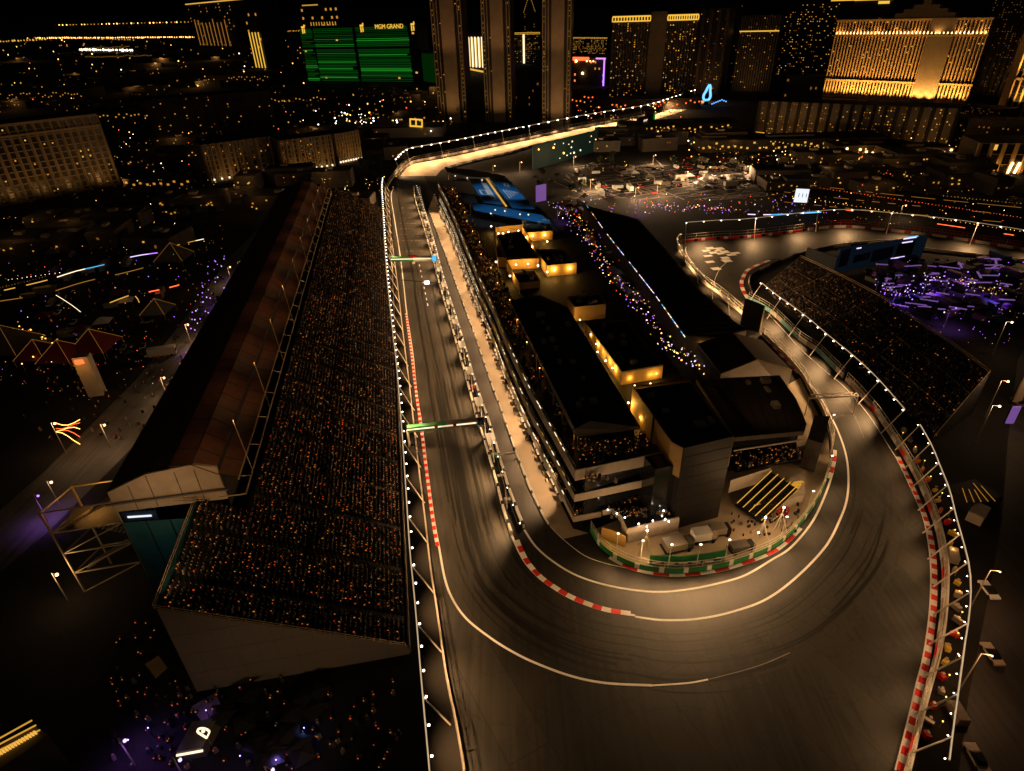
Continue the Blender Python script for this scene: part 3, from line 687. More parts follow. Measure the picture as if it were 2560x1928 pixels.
# roof: panelled canopy over the top rows and a dark slope behind
rr = MB(); cols = [(28.0, 25.6), (31.8, 27.2), (35.6, 30.), (39.4, 30.3)]
tt = T0; row = []
while tt < T1: row.append(tt); tt += 5.2
for a, b in zip(row, row[1:]):
    for (sa, za), (sb, zb) in zip(cols, cols[1:]):
        g_ = .12; fa = g_; rr.add([S(sa+g_, a+g_, za), S(sb-g_, a+g_, zb), S(sb-g_, b-g_, zb), S(sa+g_, b-g_, za)], [(0, 3, 2, 1)])
rr.build('roof_panels', 'roof_panel', suite)
rr = MB()
for k, (sa, za) in enumerate(cols): rr.bar(S(sa, T0, za-.1), S(sa, T1, za-.1), .16, .16)
for a in row: 
    for (sa, za), (sb, zb) in zip(cols, cols[1:]): rr.bar(S(sa, a, za-.1), S(sb, a, zb-.1), .16, .16)
rr.build('roof_frame', 'roof_brown', suite)
rr = MB(); rr.add([S(39.4, T0+.5, 30.2), S(44, T0+.5, 29.2), S(51.8, T0+.5, 26), S(51.8, T1, 26), S(44, T1, 29.2), S(39.4, T1, 30.2)], [(0, 5, 4, 1), (1, 4, 3, 2)]); rr.build('roof', 'roof_black', suite)
rr = MB()
rr.bar(S(28.0, T0-1, 25.9), S(28.0, T1, 25.9), .22, .22); rr.bar(S(26.6, T0-3.5, 24.2), S(26.6, T1, 24.2), .24, .24)
rr.bar(S(26.6, T0-3.5, 24.2), S(31.5, T0-3.5, 24.2), .2)
tt = T0
while tt < T1: rr.bar(S(28., tt, 25.9), S(26.6, tt+2, 24.2), .14); tt += 10.4
rr.build('eave_rail', 'scaffold', suite)
# back side of the stand: dark decks and stairs over the service road
bk = MB(); 
for k in range(2, 10): bk.box(S(55, 14+k*26, 6+1.), (6, 18, 12), math.atan2(ax.y, ax.x)-math.pi/2, k % 2, base=False)
bk.build('rear_deck', ['dark', 'roof_black'], suite)
# scaffold stair tower at the back corner
sc_ = thing('scaffold_stair', 'scaffold stair tower behind the near corner of the left grandstand', 'stair tower', (-83, 92, 0))
fx = [(-90, 88), (-77.5, 90.5), (-76, 98), (-88.5, 95.5)]
b = MB()
for x, y in fx: b.bar((x, y, 0), (x, y, 22), .3)
for z in (5.5, 11, 16.5, 21.8):
    for (x, y), (u, v) in zip(fx, fx[1:]+fx[:1]): b.bar((x, y, z), (u, v, z), .24)
b.build('frame', 'scaffold', sc_)
b = MB()
for k, z in enumerate((0, 5.5, 11, 16.5)):
    b.bar((fx[0][0], fx[0][1], z), (fx[1][0], fx[1][1], z+5.5), .18); b.bar((fx[1][0], fx[1][1], z), (fx[2][0], fx[2][1], z+5.5), .18)
b.build('brace', 'scaffold', sc_)
for k, z in enumerate((5.5, 11, 16.5)):
    b = MB(); n = 14; a = Vector((-88, 90+2*(k % 2), z)); c = Vector((-79, 91.5+2*(k % 2), z+5.2))
    if k % 2: a, c = Vector((c.x, c.y, a.z)), Vector((a.x, a.y, c.z))
    for i in range(n): p = a.lerp(c, i/n); b.box(p, (.6, 1.6, .12), .2)
    b.build('stair_flight', 'metal', sc_)
MB().box((-83.3, 93, 16.6), (12, 7.2, .15), .2).build('landing', 'concrete_dark', sc_)
lamp(sc_, (-84, 93, 19.5), 500, AMB, 'POINT', .3)
tc = thing('cloth_screen', 'dark teal cloth hanging under the scaffold bridge behind the grandstand corner', 'cloth', S(37, 23, 0))
c0, c1 = S(37.2, 23, 0), S(50.5, 24.5, 0); MB().wall([c0, c1], 0, 19.6, .2).build('cloth', 'teal', tc); b = MB()
for f in (0, .33, .66, 1): p = c0.lerp(c1, f); b.bar(p+Vector((0, -.3, 0)), p+Vector((0, -.3, 20)), .12)
b.build('pole', 'dark', tc); lamp(tc, S(40, 6, 14), 420, (.35, .9, 1), 'SPOT', 1, S(42, 23, 15), 90, 1)  # spot added to give the cloth its teal light
br = thing('access_bridge', 'railed scaffold bridge from the stair tower to the top of the left grandstand', 'bridge', (-72, 90, 0))
a0, a1 = Vector((-78, 92, 20.8)), Vector((-57.5, 93, 21.2))
b = MB(); b.bar(a0, a1, 3, .3); b.build('deck', 'dark', br)
b = MB()
for z in (.9, 1.5): b.bar(a0+Vector((0, -1.7, z)), a1+Vector((-2, -3.2, z)), .16); b.bar(a0+Vector((0, 1.7, z)), a1+Vector((0, 1.7, z)), .14)
for k in range(12): p = a0.lerp(a1, k/11.)+Vector((0, -1.7, 0)); b.bar(p, p+Vector((0, 0, 1.5)), .1)
b.build('railing', 'scaffold', br)
MB().box((-72.5, 89.2, 19.3), (6.5, .3, 2.2), .05).build('banner', 'blue_dark', br)
MB().box((-72.5, 88.95, 19.3), (4.5, .1, .4), .05).build('banner_lettering', 'sphere_white', br)
for k in range(11):
    tt = 30+k*23; p = S(27.5, tt, 36.); MB().cyl(S(26.8, tt, 24.2), p, .07, .07, 5).build('fill_post', 'scaffold', suite); lamp(suite, p, 750, (1, .5, .2), 'SPOT', .5, S(35, tt, 28), 130, .9)  # added posts and spots that brighten the roof panels
for k in range(4): lamp(suite, S(38, T0-16+k*0, 31)+nx*(k*3), 900, (1, .58, .27), 'SPOT', 1, S(34+k*5, T0, 25), 100, .9)
lamp(None, (-30, 40, 14), 3000, (1, .6, .3), 'SPOT', 1, (-42, 66, 8), 110, .9, name='end_wall_fill')  # added fill light with no fixture, brightens the end wall
lamp(None, (-52, 62, 26), 5500, (1, .6, .3), 'SPOT', 1, (-62, 91, 25), 70, .9, name='gable_fill')  # added fill light with no fixture, brightens the gable

# ================================================================ RIGHT GRANDSTAND
rg = thing('grandstand', 'dark grandstand full of people inside the fence of the right hand bend', 'grandstand', G(2330, 1090))
zf, zb = 2., 13.
FL = cat([G(2332, 1098, zf), G(2255, 1020, zf), G(2150, 925, zf), G(2040, 825, zf), G(1935, 745, zf), G(1915, 715, zf)], 4)
BL = cat([G(2472, 935, zb), G(2390, 872, zb), G(2300, 812, zb), G(2200, 745, zb), G(2085, 685, zb), G(2000, 645, zb)], 4)
NR = 26; mb = MB(); tiers = []
for r in range(NR+1):
    f = r/NR; z = zf+(zb-zf)*f; tiers.append([Vector((a.x+(b.x-a.x)*f, a.y+(b.y-a.y)*f, z)) for a, b in zip(FL, BL)])
for r in range(NR):
    A_ = tiers[r]; B_ = up_z(tiers[r+1], tiers[r][0].z); mb.ribbon(A_, B_); mb.ribbon(B_, tiers[r+1])
mb.build('seating_tiers', 'dark', rg)
a, b = FL[0], BL[0]
MB().add([(a.x, a.y, 0), (b.x, b.y, 0), (b.x, b.y, zb), (a.x, a.y, zf)], [(0, 1, 2, 3)]).build('end_wall', 'dark', rg)
MB().wall(BL, 0, zb+.1, .4).build('back_wall', 'dark', rg)
e = MB()
for P_ in (up_z(BL, zb+1.1), up_z(BL, zb+.5)):
    for p, q_ in zip(P_, P_[1:]): e.bar(p, q_, .16)
for k in range(0, len(FL), 4):
    for r in range(NR): 
        e.bar(tiers[r][k]+Vector((0, 0, .6)), tiers[r+1][k]+Vector((0, 0, .6)), .08)
e.bar(FL[0]+Vector((0, 0, 1)), BL[0]+Vector((0, 0, 1)), .14); e.build('hand_rail', 'scaffold', rg)
e = MB()
for f in (.33, .66):
    P_ = tiers[int(NR*f)]
    for p, q_ in zip(P_, P_[1:]): e.bar(p+Vector((0, 0, .5)), q_+Vector((0, 0, .5)), .1)
e.build('aisle_rail', 'scaffold', rg)
sp = []
for r in range(NR):
    A_ = resample(tiers[r], .95)
    for p in A_:
        if R() < .78: sp.append((p.x, p.y+.2, p.z, -.7))
crowd('grandstand_crowd', 'seated spectators filling the right grandstand', sp, pl=.06, red=.03, ps=.17)
# ================================================================ PIT BUILDING AND PADDOCK
DK = 14.6
fc = resample(cat(GL(frontC[1:]+[(1436, 1329)]), 8), 4.)
near = fc[-1]
nr = G(1676, 1128, 17.); nr = Vector((nr.x, nr.y, 0))
pit = thing('pit_building', 'three storey pit building with pale balcony bands and a roof terrace', 'building', (near.x, near.y, 0))
inn = offs(fc, 2.2)
def band(z0, z1, path, th=.3, m='fascia', name='balcony_front'):
    return MB().wall(path, z0, z1, th).build(name, m, pit)
nearpath = [near, nr]
for z0, z1 in ((8.3, 10.4), (14.3, 17.2)):
    band(z0, z1, fc+[near.lerp(nr, k/4) for k in (1, 2, 3, 4)])
n1 = G(1503, 1278, 3.9); n1.z = 0
band(2.3, 3.9, fc+[near.lerp(n1, k/2) for k in (1, 2)])
bk = nr+Vector((14, 26, 0))
rear = GL([(1711, 1330), (1800, 1100), (1690, 900), (1590, 780), (1500, 690), (1430, 610), (1380, 560)])
rear = [Vector((p.x, p.y, 0)) for p in GL([(1676, 1128), (1700, 1110), (1760, 1040), (1690, 920), (1590, 790), (1500, 680), (1420, 590), (1345, 515)], DK)]
body = inn+[Vector((nr.x+1, nr.y+2.5, 0))]+rear[1:]
base = inn+[inn[-1].lerp(Vector((nr.x, nr.y+2.4, 0)), .5), Vector((nr.x, nr.y+2.4, 0))]+rear[1:]
MB().prism(base, .02, DK-.6).build('body', 'glass_dark', pit)
out = fc+[nr]+rear[1:]
for z, nm in ((3.2, 'floor_slab'), (8.6, 'floor_slab'), (DK, 'terrace_deck')):
    MB().prism(out if z == DK else [p for p in fc]+[nr]+rear[1:], z-.35, z).build(nm, 'concrete_dark' if z != DK else 'dark', pit)
# rails and painted glint dashes that run along the garage side
for z in (4.9, 11.5, 18.2):
    b = MB()
    for a, c in zip(fc, fc[1:]): b.bar(up_z([a], z)[0], up_z([c], z)[0], .14)
    b.build('balcony_rail', 'metal_white', pit)
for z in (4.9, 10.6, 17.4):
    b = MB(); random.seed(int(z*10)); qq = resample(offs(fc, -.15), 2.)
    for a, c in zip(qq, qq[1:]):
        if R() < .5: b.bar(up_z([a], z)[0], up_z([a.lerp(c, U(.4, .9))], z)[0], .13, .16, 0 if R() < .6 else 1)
    o_ = b.build('balcony_glints', ['win_white', 'line_yellow'], pit); o_['kind'] = 'stuff'  # glowing dashes paint the glints on the balcony edges
# garage doors: bright openings with dark cars and gear inside
gp = resample(fc, 4.6); N = leftn(gp); gm = None
for i in range(1, len(gp)-1):
    p = gp[i]+N[i]*1.9; a = math.atan2((gp[i+1]-gp[i-1]).y, (gp[i+1]-gp[i-1]).x)
    if gm is None:
        b = MB(); b.box((p.x, p.y, 1.3), (3.9, .3, 2.5), a); gm = b.build('garage_door', 'concrete', pit, loc=(p.x, p.y, 0)); a0 = a
    else: cp(gm, (p.x, p.y, 0), pit, rz=a-a0)
    q_ = gp[i]-N[i]*.0
    if i % 3 == 1:
        l = up_z([gp[i]-N[i]*.3], 8.)[0]; tg = gp[i]-N[i]*6.5
        lamp(pit, l, 32000, (1, .58, .28), 'SPOT', .6, tg, 105, .9)
sp = []
for lev in (3.2, 8.6, DK):
    for i, p in enumerate(resample(offs(fc, .9), .8)):
        if R() < .8: sp.append((p.x+U(-.3, .3), p.y, lev, U(-2, 0)))
for lev, dens in ((8.6, 3), (3.2, 3)):
    for k in range(90):
        p = near.lerp(nr, R())+Vector((0, U(.6, 2.2), 0)); sp.append((p.x, p.y, lev, U(-1, 1)))
crowd('balcony_crowd', 'guests standing along the balconies of the pit building', sp, pl=.15, red=.2, pc=.3, sit=1.5)
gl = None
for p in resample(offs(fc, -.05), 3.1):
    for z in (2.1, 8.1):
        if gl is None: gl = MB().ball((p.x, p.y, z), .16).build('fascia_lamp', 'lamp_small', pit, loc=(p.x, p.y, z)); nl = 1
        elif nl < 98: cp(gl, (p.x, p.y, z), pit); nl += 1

# equipment lined up before the garages (bright clutter between apron and facade)
q = resample(offs(cat(GL(frontC), 8), -.35), 3.1)
pv = None
for i, p in enumerate(q[3:-2]):
    a = math.atan2((q[i+4]-q[i+2]).y, (q[i+4]-q[i+2]).x)
    if pv is None:
        t = thing('garage_awning', 'pale awning with gear cart before a pit garage', 'awning', (0, 0, 0), 'awnings and carts before the pit garages')
        MB().add([(-1.2, .6, 2.5), (1.2, .6, 2.5), (1.2, -.3, 2.3), (-1.2, -.3, 2.3), (-1.2, .6, 2.4), (1.2, .6, 2.4), (1.2, -.3, 2.2), (-1.2, -.3, 2.2)], [(0, 3, 2, 1), (4, 5, 6, 7), (2, 3, 7, 6), (0, 1, 5, 4), (1, 2, 6, 5), (3, 0, 4, 7)]).build('canopy', 'white', t)
        for sx in (-1.2, 1.2): MB().cyl((sx, -.28, 0), (sx, -.28, 2.2), .05, .05, 5).build('pole', 'metal', t)
        MB().box((.2, -.55, .55), (1.0, .7, .9)).build('cart', 'concrete', t)
        pv = t; t.location = (p.x, p.y, 0); t.rotation_euler = (0, 0, a)
    elif R() < .8: copy_tree(pv, (p.x+U(-.2, .2), p.y, 0), a+U(-.1, .1))

def hall(name, label, roof, z, z0, wallm='dark', roofm='roof_black', cat_='building', eave=.0, gable=None, trim=None, group=None):
    P = [Vector((p.x, p.y, 0)) for p in GL(roof, z)]; c = sum(P, Vector())/len(P)
    t = thing(name, label, cat_, (c.x, c.y, z0), group)
    w = MB(); w.wall(P+[P[0]], z0, z-(0 if wallm == 'yellow_wall' else .3), .25); 
    w.build('wall', wallm, t)
    if gable is None:
        zz = z-.75 if wallm == 'yellow_wall' else z
        MB().prism([p+(c-p).normalized()*(.2 if zz < z else 0) for p in P], zz-.3, zz).build('roof', roofm, t)
    if len(P) <= 6:
        for k in range(5):
            u_, v_ = U(.15, .85), U(.1, .9); c_ = P[0].lerp(P[1], u_).lerp(P[-1].lerp(P[2], u_), v_); a_ = math.atan2((P[-1]-P[0]).y, (P[-1]-P[0]).x); b = MB(); hh_ = U(.5, 1.3); b.box((c_.x, c_.y, z+hh_/2), (U(1, 2.6), U(.8, 1.8), hh_), a_); b.build('roof_unit', 'concrete', t)
    if trim:
        b = MB(); Q = P+[P[0]]
        for a, d in zip(Q, Q[1:]): b.bar(up_z([a], z-.1)[0], up_z([d], z-.1)[0], .3, .45)
        b.build('roof_edge', trim, t)
    return t, P
# hall A: gabled black roof along the terrace
zA = Hz(1437, 1122, 1072, DK)
PA = [Vector((p.x, p.y, 0)) for p in GL([(1437, 1072), (1475, 1061), (1601, 1068), (1419, 768), (1350, 745), (1275, 752)], zA)]
tA = thing('terrace_hall', 'long black gabled hall on the garage side of the pit building roof', 'building', (PA[0].x, PA[0].y, DK))
zr = zA+1.
w = MB(); n0, n1_, n2, f2, f1, f0 = PA
rf = MB()
rf.add([(n0.x, n0.y, zA), (n1_.x, n1_.y, zr), (f1.x, f1.y, zr), (f0.x, f0.y, zA), (n2.x, n2.y, zA), (f2.x, f2.y, zA)], [(0, 1, 2, 3), (1, 4, 5, 2)])
rf.build('roof', 'roof_black', tA)
w.add([(n0.x, n0.y, zA-2.4), (n2.x, n2.y, zA-.6), (n2.x, n2.y, zA-.05), (n1_.x, n1_.y, zr-.05), (n0.x, n0.y, zA-.05)], [(0, 1, 2, 3, 4)]); w.build('gable', 'fascia', tA)
w = MB(); w.add([(n0.x, n0.y, zA-2.0), (n0.x, n0.y, zA-.02), (f0.x, f0.y, zA-.02), (f0.x, f0.y, zA-.8)], [(0, 1, 2, 3)]); w.build('eave_board', 'fascia', tA)
a = n0.lerp(f0, .02)+Vector((.4, .6, 0)); w = MB(); w.wall([n0+Vector((.8, 3, 0)), n2+Vector((-.6, 3, 0)), f2+Vector((-.6, 0, 0)), f0+Vector((.8, 0, 0)), n0+Vector((.8, 3, 0))], DK, zA-.1, .2); w.build('wall', 'dark', tA)
for k in range(9):
    p = n0.lerp(f0, k/8.*.98+.01); MB().cyl((p.x, p.y, DK), (p.x, p.y, zA-.5), .15, .15, 6).build('column', 'yellow_wall', tA)
lamp(tA, (6, 78, 5), 5200, WARM, 'SPOT', .6, (22, 103, 17), 75, .9)  # added spot without fixture, lifts the near gable of the hall
random.seed(4)
for k in range(14):
    u_ = U(.15, .85); c_ = n0.lerp(n2, u_).lerp(f0.lerp(f2, u_), U(.06, .92)); b = MB(); b.box((c_.x, c_.y, zA+.9), (U(.8, 1.8), U(.8, 2.2), U(.8, 1.6)), .17); b.build('roof_unit', 'concrete', tA)
# terrace walkway crowd, planters and lamps on the deck
sp = []
fi = offs(fc, 2.)
for k in range(520):
    p = random.choice(fi); sp.append((p.x+U(0, 7), p.y+U(-2, 2), DK, U(0, 6)))
for k in range(220):
    u, v = R(), R(); p = G(1450+u*215, 1158-u*38-v*(38+u*6), DK); sp.append((p.x, p.y, DK, U(0, 6)))
crowd('terrace_crowd', 'guests scattered over the roof terrace of the pit building', sp, pl=.3, red=.25, sit=1.6, ps=.16)

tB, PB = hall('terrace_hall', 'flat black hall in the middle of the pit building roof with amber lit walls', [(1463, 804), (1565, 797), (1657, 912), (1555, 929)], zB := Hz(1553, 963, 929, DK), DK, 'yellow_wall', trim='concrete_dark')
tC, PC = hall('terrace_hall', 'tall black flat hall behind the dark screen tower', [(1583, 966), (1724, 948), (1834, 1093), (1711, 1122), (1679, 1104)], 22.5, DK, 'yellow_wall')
tw_a = G(1711, 1122, 22.7); tw_b = G(1834, 1093, 22.7)
tw = thing('screen_tower', 'tall plain dark wall of the near corner tower of the pit complex', 'tower', (tw_a.x, tw_a.y, 0))
d = (tw_b-tw_a); d.z = 0; dn = d.normalized(); bk_ = Vector((-dn.y, dn.x, 0))
MB().prism([Vector((tw_a.x, tw_a.y, 0)), Vector((tw_b.x, tw_b.y, 0)), Vector((tw_b.x, tw_b.y, 0))+bk_*13, Vector((tw_a.x, tw_a.y, 0))+bk_*13], 0, 22.9, m=0, mt=1).build('wall', ['screen_dark', 'roof_black'], tw)
b = MB()
for k in range(1, 8): z = k*2.9; b.bar((tw_a.x, tw_a.y-.03, z), (tw_b.x, tw_b.y-.03, z), .05)
b.build('panel_joint', 'dark', tw)
r0 = tw_a-dn*5.; MB().prism([r0+bk_*2, Vector((tw_a.x, tw_a.y, 0))+bk_*2, Vector((tw_a.x, tw_a.y, 0))+bk_*10, r0+bk_*10], 0, 17, 0, 0).build('stair_core', ['glass_dark'], tw)
# brown roofed hall towards the hairpin
tD, PD = hall('paddock_hall', 'wide brown flat roofed hall beside the inside of the hairpin', [(1742, 950), (1948, 940), (1990, 1000), (2015, 1060), (2009, 1078), (1837, 1094)], 15, 13.9, 'concrete_dark', 'roof_brown', trim='concrete_dark')
P_ = GL([(1752, 962), (1940, 952), (2000, 1060), (1845, 1080)], 0)
MB().prism([Vector((p.x*1., p.y, 0)) for p in GL([(1742, 950), (1940, 945), (1985, 1010), (2000, 1070), (1837, 1090)], 11)], 0, 11).build('body', 'glass_dark', tD)
lamp(tD, (60, 118, 30), 900, (1, .55, .22), 'SPOT', 1, (64, 128, 15), 100, 1)  # dim fill spot added over the brown roof
b = MB(); 
for k in range(7):
    f = k/6.; c = G(1795+f*65, 974+f*83, 15.15); b.box((c.x, c.y, c.z), (1.6, 3.2, .5), .3)
b.build('roof_vent', 'dark', tD)
b = MB()
for k in range(6):
    f = k/6.; a = G(1775+f*200, 947, 15.05); c = G(1860+f*135, 1090-f*15, 15.05); b.bar(a, c, .12, .06)
b.build('roof_seam', 'dark', tD)
for z, xa, ya, xb, yb in ((10.5, 1834, 1125, 2006, 1098), (6.4, 1826, 1200, 1926, 1169)):
    a = G(xa, ya, z); c = G(xb, yb, z); b = MB(); b.wall([Vector((a.x, a.y, 0)), Vector((c.x, c.y, 0))], z-(.4 if z > 8 else 2.6), z, .3); b.build('balcony_front', 'fascia', tD)
a = G(1834, 1125, 10.4); c = G(2006, 1098, 10.4)
MB().prism([Vector((a.x, a.y-3, 0)), Vector((c.x, c.y-2, 0)), Vector((c.x, c.y+6, 0)), Vector((a.x, a.y+6, 0))], 5.9, 6.2).build('balcony_deck', 'dark', tD)
sp = []
for k in range(130):
    p = a.lerp(c, R()); sp.append((p.x, p.y+U(-2.5, 3), 6.2, U(0, 6)))
crowd('lounge_crowd', 'guests on the lounge deck under the brown roof', sp, pl=.35, red=.05, sit=1.4)
MB().prism([Vector((p.x, p.y, 0)) for p in GL([(2012, 1122), (2050, 1133), (2067, 1065), (2030, 1062)], 6)], 0, 9).build('stair_core', 'concrete_dark', tD)
# hall E with pale gable and long roof F
def gabled(name, label, nl, pk, nr_, fl, fp, fr, ze, zr, z0, wm, rm, gm, cat_='building', group=None):
    t = thing(name, label, cat_, G(*nl, 0), group)
    a = G(*nl, ze); p = G(*pk, zr); b_ = G(*nr_, ze); c = G(*fl, ze); q_ = G(*fp, zr); d_ = G(*fr, ze)
    MB().add([a, p, q_, c, b_, d_], [(0, 1, 2, 3), (1, 4, 5, 2)]).build('roof', rm, t)
    lo = lambda v: Vector((v.x, v.y, z0))
    MB().add([lo(a), lo(b_), b_, p, a], [(0, 1, 2, 3, 4)]).build('gable', gm, t)
    e = Vector((0, 0, -.15)); MB().add([lo(a), a+e, c+e, lo(c), lo(b_), b_+e, d_+e, lo(d_)], [(0, 1, 2, 3), (7, 6, 5, 4), (3, 2, 6, 7)]).build('wall', wm, t)
    bb = MB(); bb.bar(a, p, .35); bb.bar(p, b_, .35); bb.bar(a, c, .3); bb.build('roof_edge', 'scaffold', t); return t
gabled('paddock_hall', 'dark gabled hall with a pale gable between the long roof and the brown hall', (1802, 936), (1893, 900), (1980, 926), (1743, 859), (1833, 832), (1905, 850), 8, 10.8, 0, 'concrete_dark', 'roof_brown', 'fascia')
tF, PF = hall('garage_hall', 'very long low black roof with a coloured light strip along its left eave', [(1459, 512), (1595, 548), (1671, 633), (1743, 720), (1830, 798), (1866, 826), (1798, 842), (1714, 838), (1636, 735), (1569, 650), (1511, 577)], 8, 0, 'concrete_dark')
b = MB()
for k in range(60):
    f = k/60.; 
    pts_ = GL([(1459, 503), (1511, 577), (1569, 650), (1636, 735), (1714, 845)], 8.1)
    i = min(3, int(f*4)); g_ = f*4-i; a = pts_[i].lerp(pts_[i+1], g_); c = pts_[i].lerp(pts_[i+1], min(1, g_+.05))
    (b.bar(a, c, .2, .2, m=random.choice((0, 0, 1, 1, 2, 3))) if R() < .75 else None)
b.build('light_strip', ['led_lilac', 'win_white', 'led_blue', 'line_amber'], tF)
b = MB(); a = G(1714, 838, 6); c = G(1798, 842, 6.5); b.bar(a, c, .4, 1.6); b.build('end_fascia', 'yellow_wall', tF)
lamp(tF, (a.x+4, a.y-5, 5), 500, YEL, 'POINT', .4)
b = MB()
for k in range(26):
    f = k/25.; a = G(1470+f*245, 520+f*318, 8.15); c = G(1600+f*270, 552+f*274, 8.15); b.bar(a, c, .1, .05)
b.build('roof_seam', 'concrete_dark', tF)
# small amber lit rooms and roofs at the far end of the terrace
H_ = [
 ('amber lit open room with two white ceiling lights at the far end of the terrace', [(1317, 581), (1305, 552), (1372, 549), (1381, 577)], 4.0),
 ('black roofed terrace lounge framed by amber walls, left of the farthest lit room', [(1244, 588), (1302, 577), (1347, 646), (1270, 650)], 4.),
 ('black roofed amber room with bright doorway in the middle of the terrace cluster', [(1341, 624), (1406, 622), (1441, 657), (1368, 664)], 4.4),
 ('small dark lounge roof with lit near edge below the terrace cluster', [(1282, 683), (1336, 677), (1350, 702), (1296, 708)], 2.6),
 ('dark terrace bar with an amber fascia before the long central hall', [(1418, 742), (1500, 732), (1514, 760), (1437, 768)], 5.),
]
for lab, rf_, hh in H_:
    z = DK+hh
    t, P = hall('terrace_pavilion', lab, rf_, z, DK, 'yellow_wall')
def alamp(t, x, y, z, e, m='lamp_small', col=YEL, r=.28):
    e *= 1.5
    c = G(x, y, z); MB().ball(c, r).build('lamp', m, t); lamp(t, c+Vector((0, -.7, .2)), e, col, 'POINT', .4)
cl = thing('wall_lamps', 'row of bright wall lamps along the amber alley between the two long terrace halls', 'lights', G(1480, 840, DK))
for x, y in ((1477, 836), (1491, 860), (1494, 880), (1514, 902), (1531, 920)): alamp(cl, x, y, DK+2.6, 380)
cl2 = thing('wall_lamps', 'cluster of lamps in the amber alley beside the tall black hall', 'lights', G(1600, 1030, DK))
for x, y in ((1571, 1007), (1581, 1006), (1597, 1007), (1601, 1043), (1627, 1033), (1633, 1058)): alamp(cl2, x, y, DK+2.8, 900)
cl3 = thing('wall_lamps', 'lamps on the near wall of the middle terrace hall', 'lights', G(1580, 945, DK))
for x, y in ((1574, 940), (1626, 933), (1640, 931), (1586, 962), (1625, 957)): 
    c = G(x, y, DK+1.8)+Vector((0, -.5, 0)); MB().ball(c, .25).build('lamp', 'lamp_small', cl3); lamp(cl3, c+Vector((0, -1, 0)), 160, YEL, 'POINT', .4)
cl4 = thing('wall_lamps', 'many lamps lighting the amber rooms at the far end of the terrace', 'lights', G(1300, 600, DK))
for x, y in ((1246, 584), (1258, 584), (1271, 580), (1296, 577), (1314, 594), (1331, 590), (1362, 588), (1330, 617), (1348, 640), (1345, 664), (1368, 680), (1386, 675), (1425, 672), (1320, 660), (1290, 662), (1275, 690), (1240, 655), (1262, 610), (1368, 604), (1228, 566)): alamp(cl4, x, y, DK+2.4, 420, r=.4)
for k in range(3): alamp(cl4, (1420, 1431, 1450)[k], (798, 801, 800)[k], DK+2, 170)
# extra amber screens (walls) of the terrace cluster
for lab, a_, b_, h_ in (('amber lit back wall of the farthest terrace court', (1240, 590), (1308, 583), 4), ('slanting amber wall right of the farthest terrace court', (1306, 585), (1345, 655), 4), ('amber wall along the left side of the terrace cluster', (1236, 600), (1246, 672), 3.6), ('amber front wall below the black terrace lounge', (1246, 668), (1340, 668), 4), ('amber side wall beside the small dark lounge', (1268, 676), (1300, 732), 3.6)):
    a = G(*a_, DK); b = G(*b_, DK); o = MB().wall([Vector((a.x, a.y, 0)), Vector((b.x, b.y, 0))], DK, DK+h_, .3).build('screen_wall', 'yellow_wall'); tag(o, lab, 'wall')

random.seed(88); tb0 = None
for k in range(70):
    p = random.choice(fi); p = Vector((p.x+U(1, 6), p.y+U(-1, 1), DK)) if k < 45 else G(1450+U(0, 210), 1150-U(0, 40), DK)
    if tb0 is None:
        t = thing('cafe_table', 'small round table with chairs on the roof terrace', 'table', (0, 0, 0), 'tables on the roof terrace')
        MB().cyl((0, 0, .7), (0, 0, .76), .55, .55, 10).build('table_top', 'fascia', t); MB().cyl((0, 0, 0), (0, 0, .7), .06, .06, 5).build('leg', 'metal', t)
        for j in range(3): b = MB(); b.box((1.1*math.cos(j*2.1), 1.1*math.sin(j*2.1), .45), (.5, .5, .08)); b.box((1.32*math.cos(j*2.1), 1.32*math.sin(j*2.1), .7), (.1, .5, .5), j*2.1); b.build('chair', 'concrete', t)
        tb0 = t; t.location = p
    else: copy_tree(tb0, p, U(0, 3))
for k in range(16):
    p = Vector(fi[min(len(fi)-2, 4+k*4)]); c = (p.x+3.5+U(-1, 1), p.y, DK); t = thing('terrace_lamp', 'dim amber lamp post on the roof terrace', 'lamp', c, 'lamp posts on the roof terrace'); MB().cyl(c, (c[0], c[1], DK+3), .06, .05, 5).build('pole', 'metal', t); MB().ball((c[0], c[1], DK+3.1), .18).build('lamp_head', 'lamp_amber', t); lamp(t, (c[0], c[1]-.4, DK+3), 90, AMB, 'POINT', .3)
# blue wing canopies
bl = thing('blue_canopy', 'blue wing shaped canopies with white marks at the far end of the pit building', 'canopy', G(1180, 480, DK))
def quad(P, z, m, name, th=.4, par=bl):
    Q = [Vector(p) for p in (GL(P, z) if not isinstance(z, (list, tuple)) else [G(x, y, zz) for (x, y), zz in zip(P, z)])]
    return MB().prism([(p.x, p.y) for p in Q], [p.z-th for p in Q], [p.z for p in Q]).build(name, m, par)
quad([(1172, 448), (1213, 447), (1262, 512), (1209, 505)], 20, 'blue', 'canopy_panel')
quad([(1224, 444), (1265, 442), (1336, 521), (1281, 519)], 20, 'blue', 'canopy_panel')
quad([(1177, 507), (1240, 515), (1355, 538), (1380, 560), (1337, 554), (1250, 537), (1186, 525)], 19, 'blue', 'front_wing')
quad([(1112, 418), (1179, 424), (1265, 440), (1262, 446), (1178, 440), (1118, 430)], 21, 'blue_dark', 'back_wing')
quad([(1133, 446), (1170, 447), (1170, 452), (1133, 450)], 20, 'blue', 'side_wing', .5)
quad([(1215, 447), (1219, 447), (1268, 515), (1264, 516)], 20.3, 'line_yellow', 'light_strip', .3)
for A_, B_ in (((1206, 458), (1234, 499)), ((1212, 458), (1238, 499))):
    a = G(*A_, 20.1); b = G(*B_, 20.1); MB().bar(a, b, 1.3, .12).build('white_mark', 'white', bl)
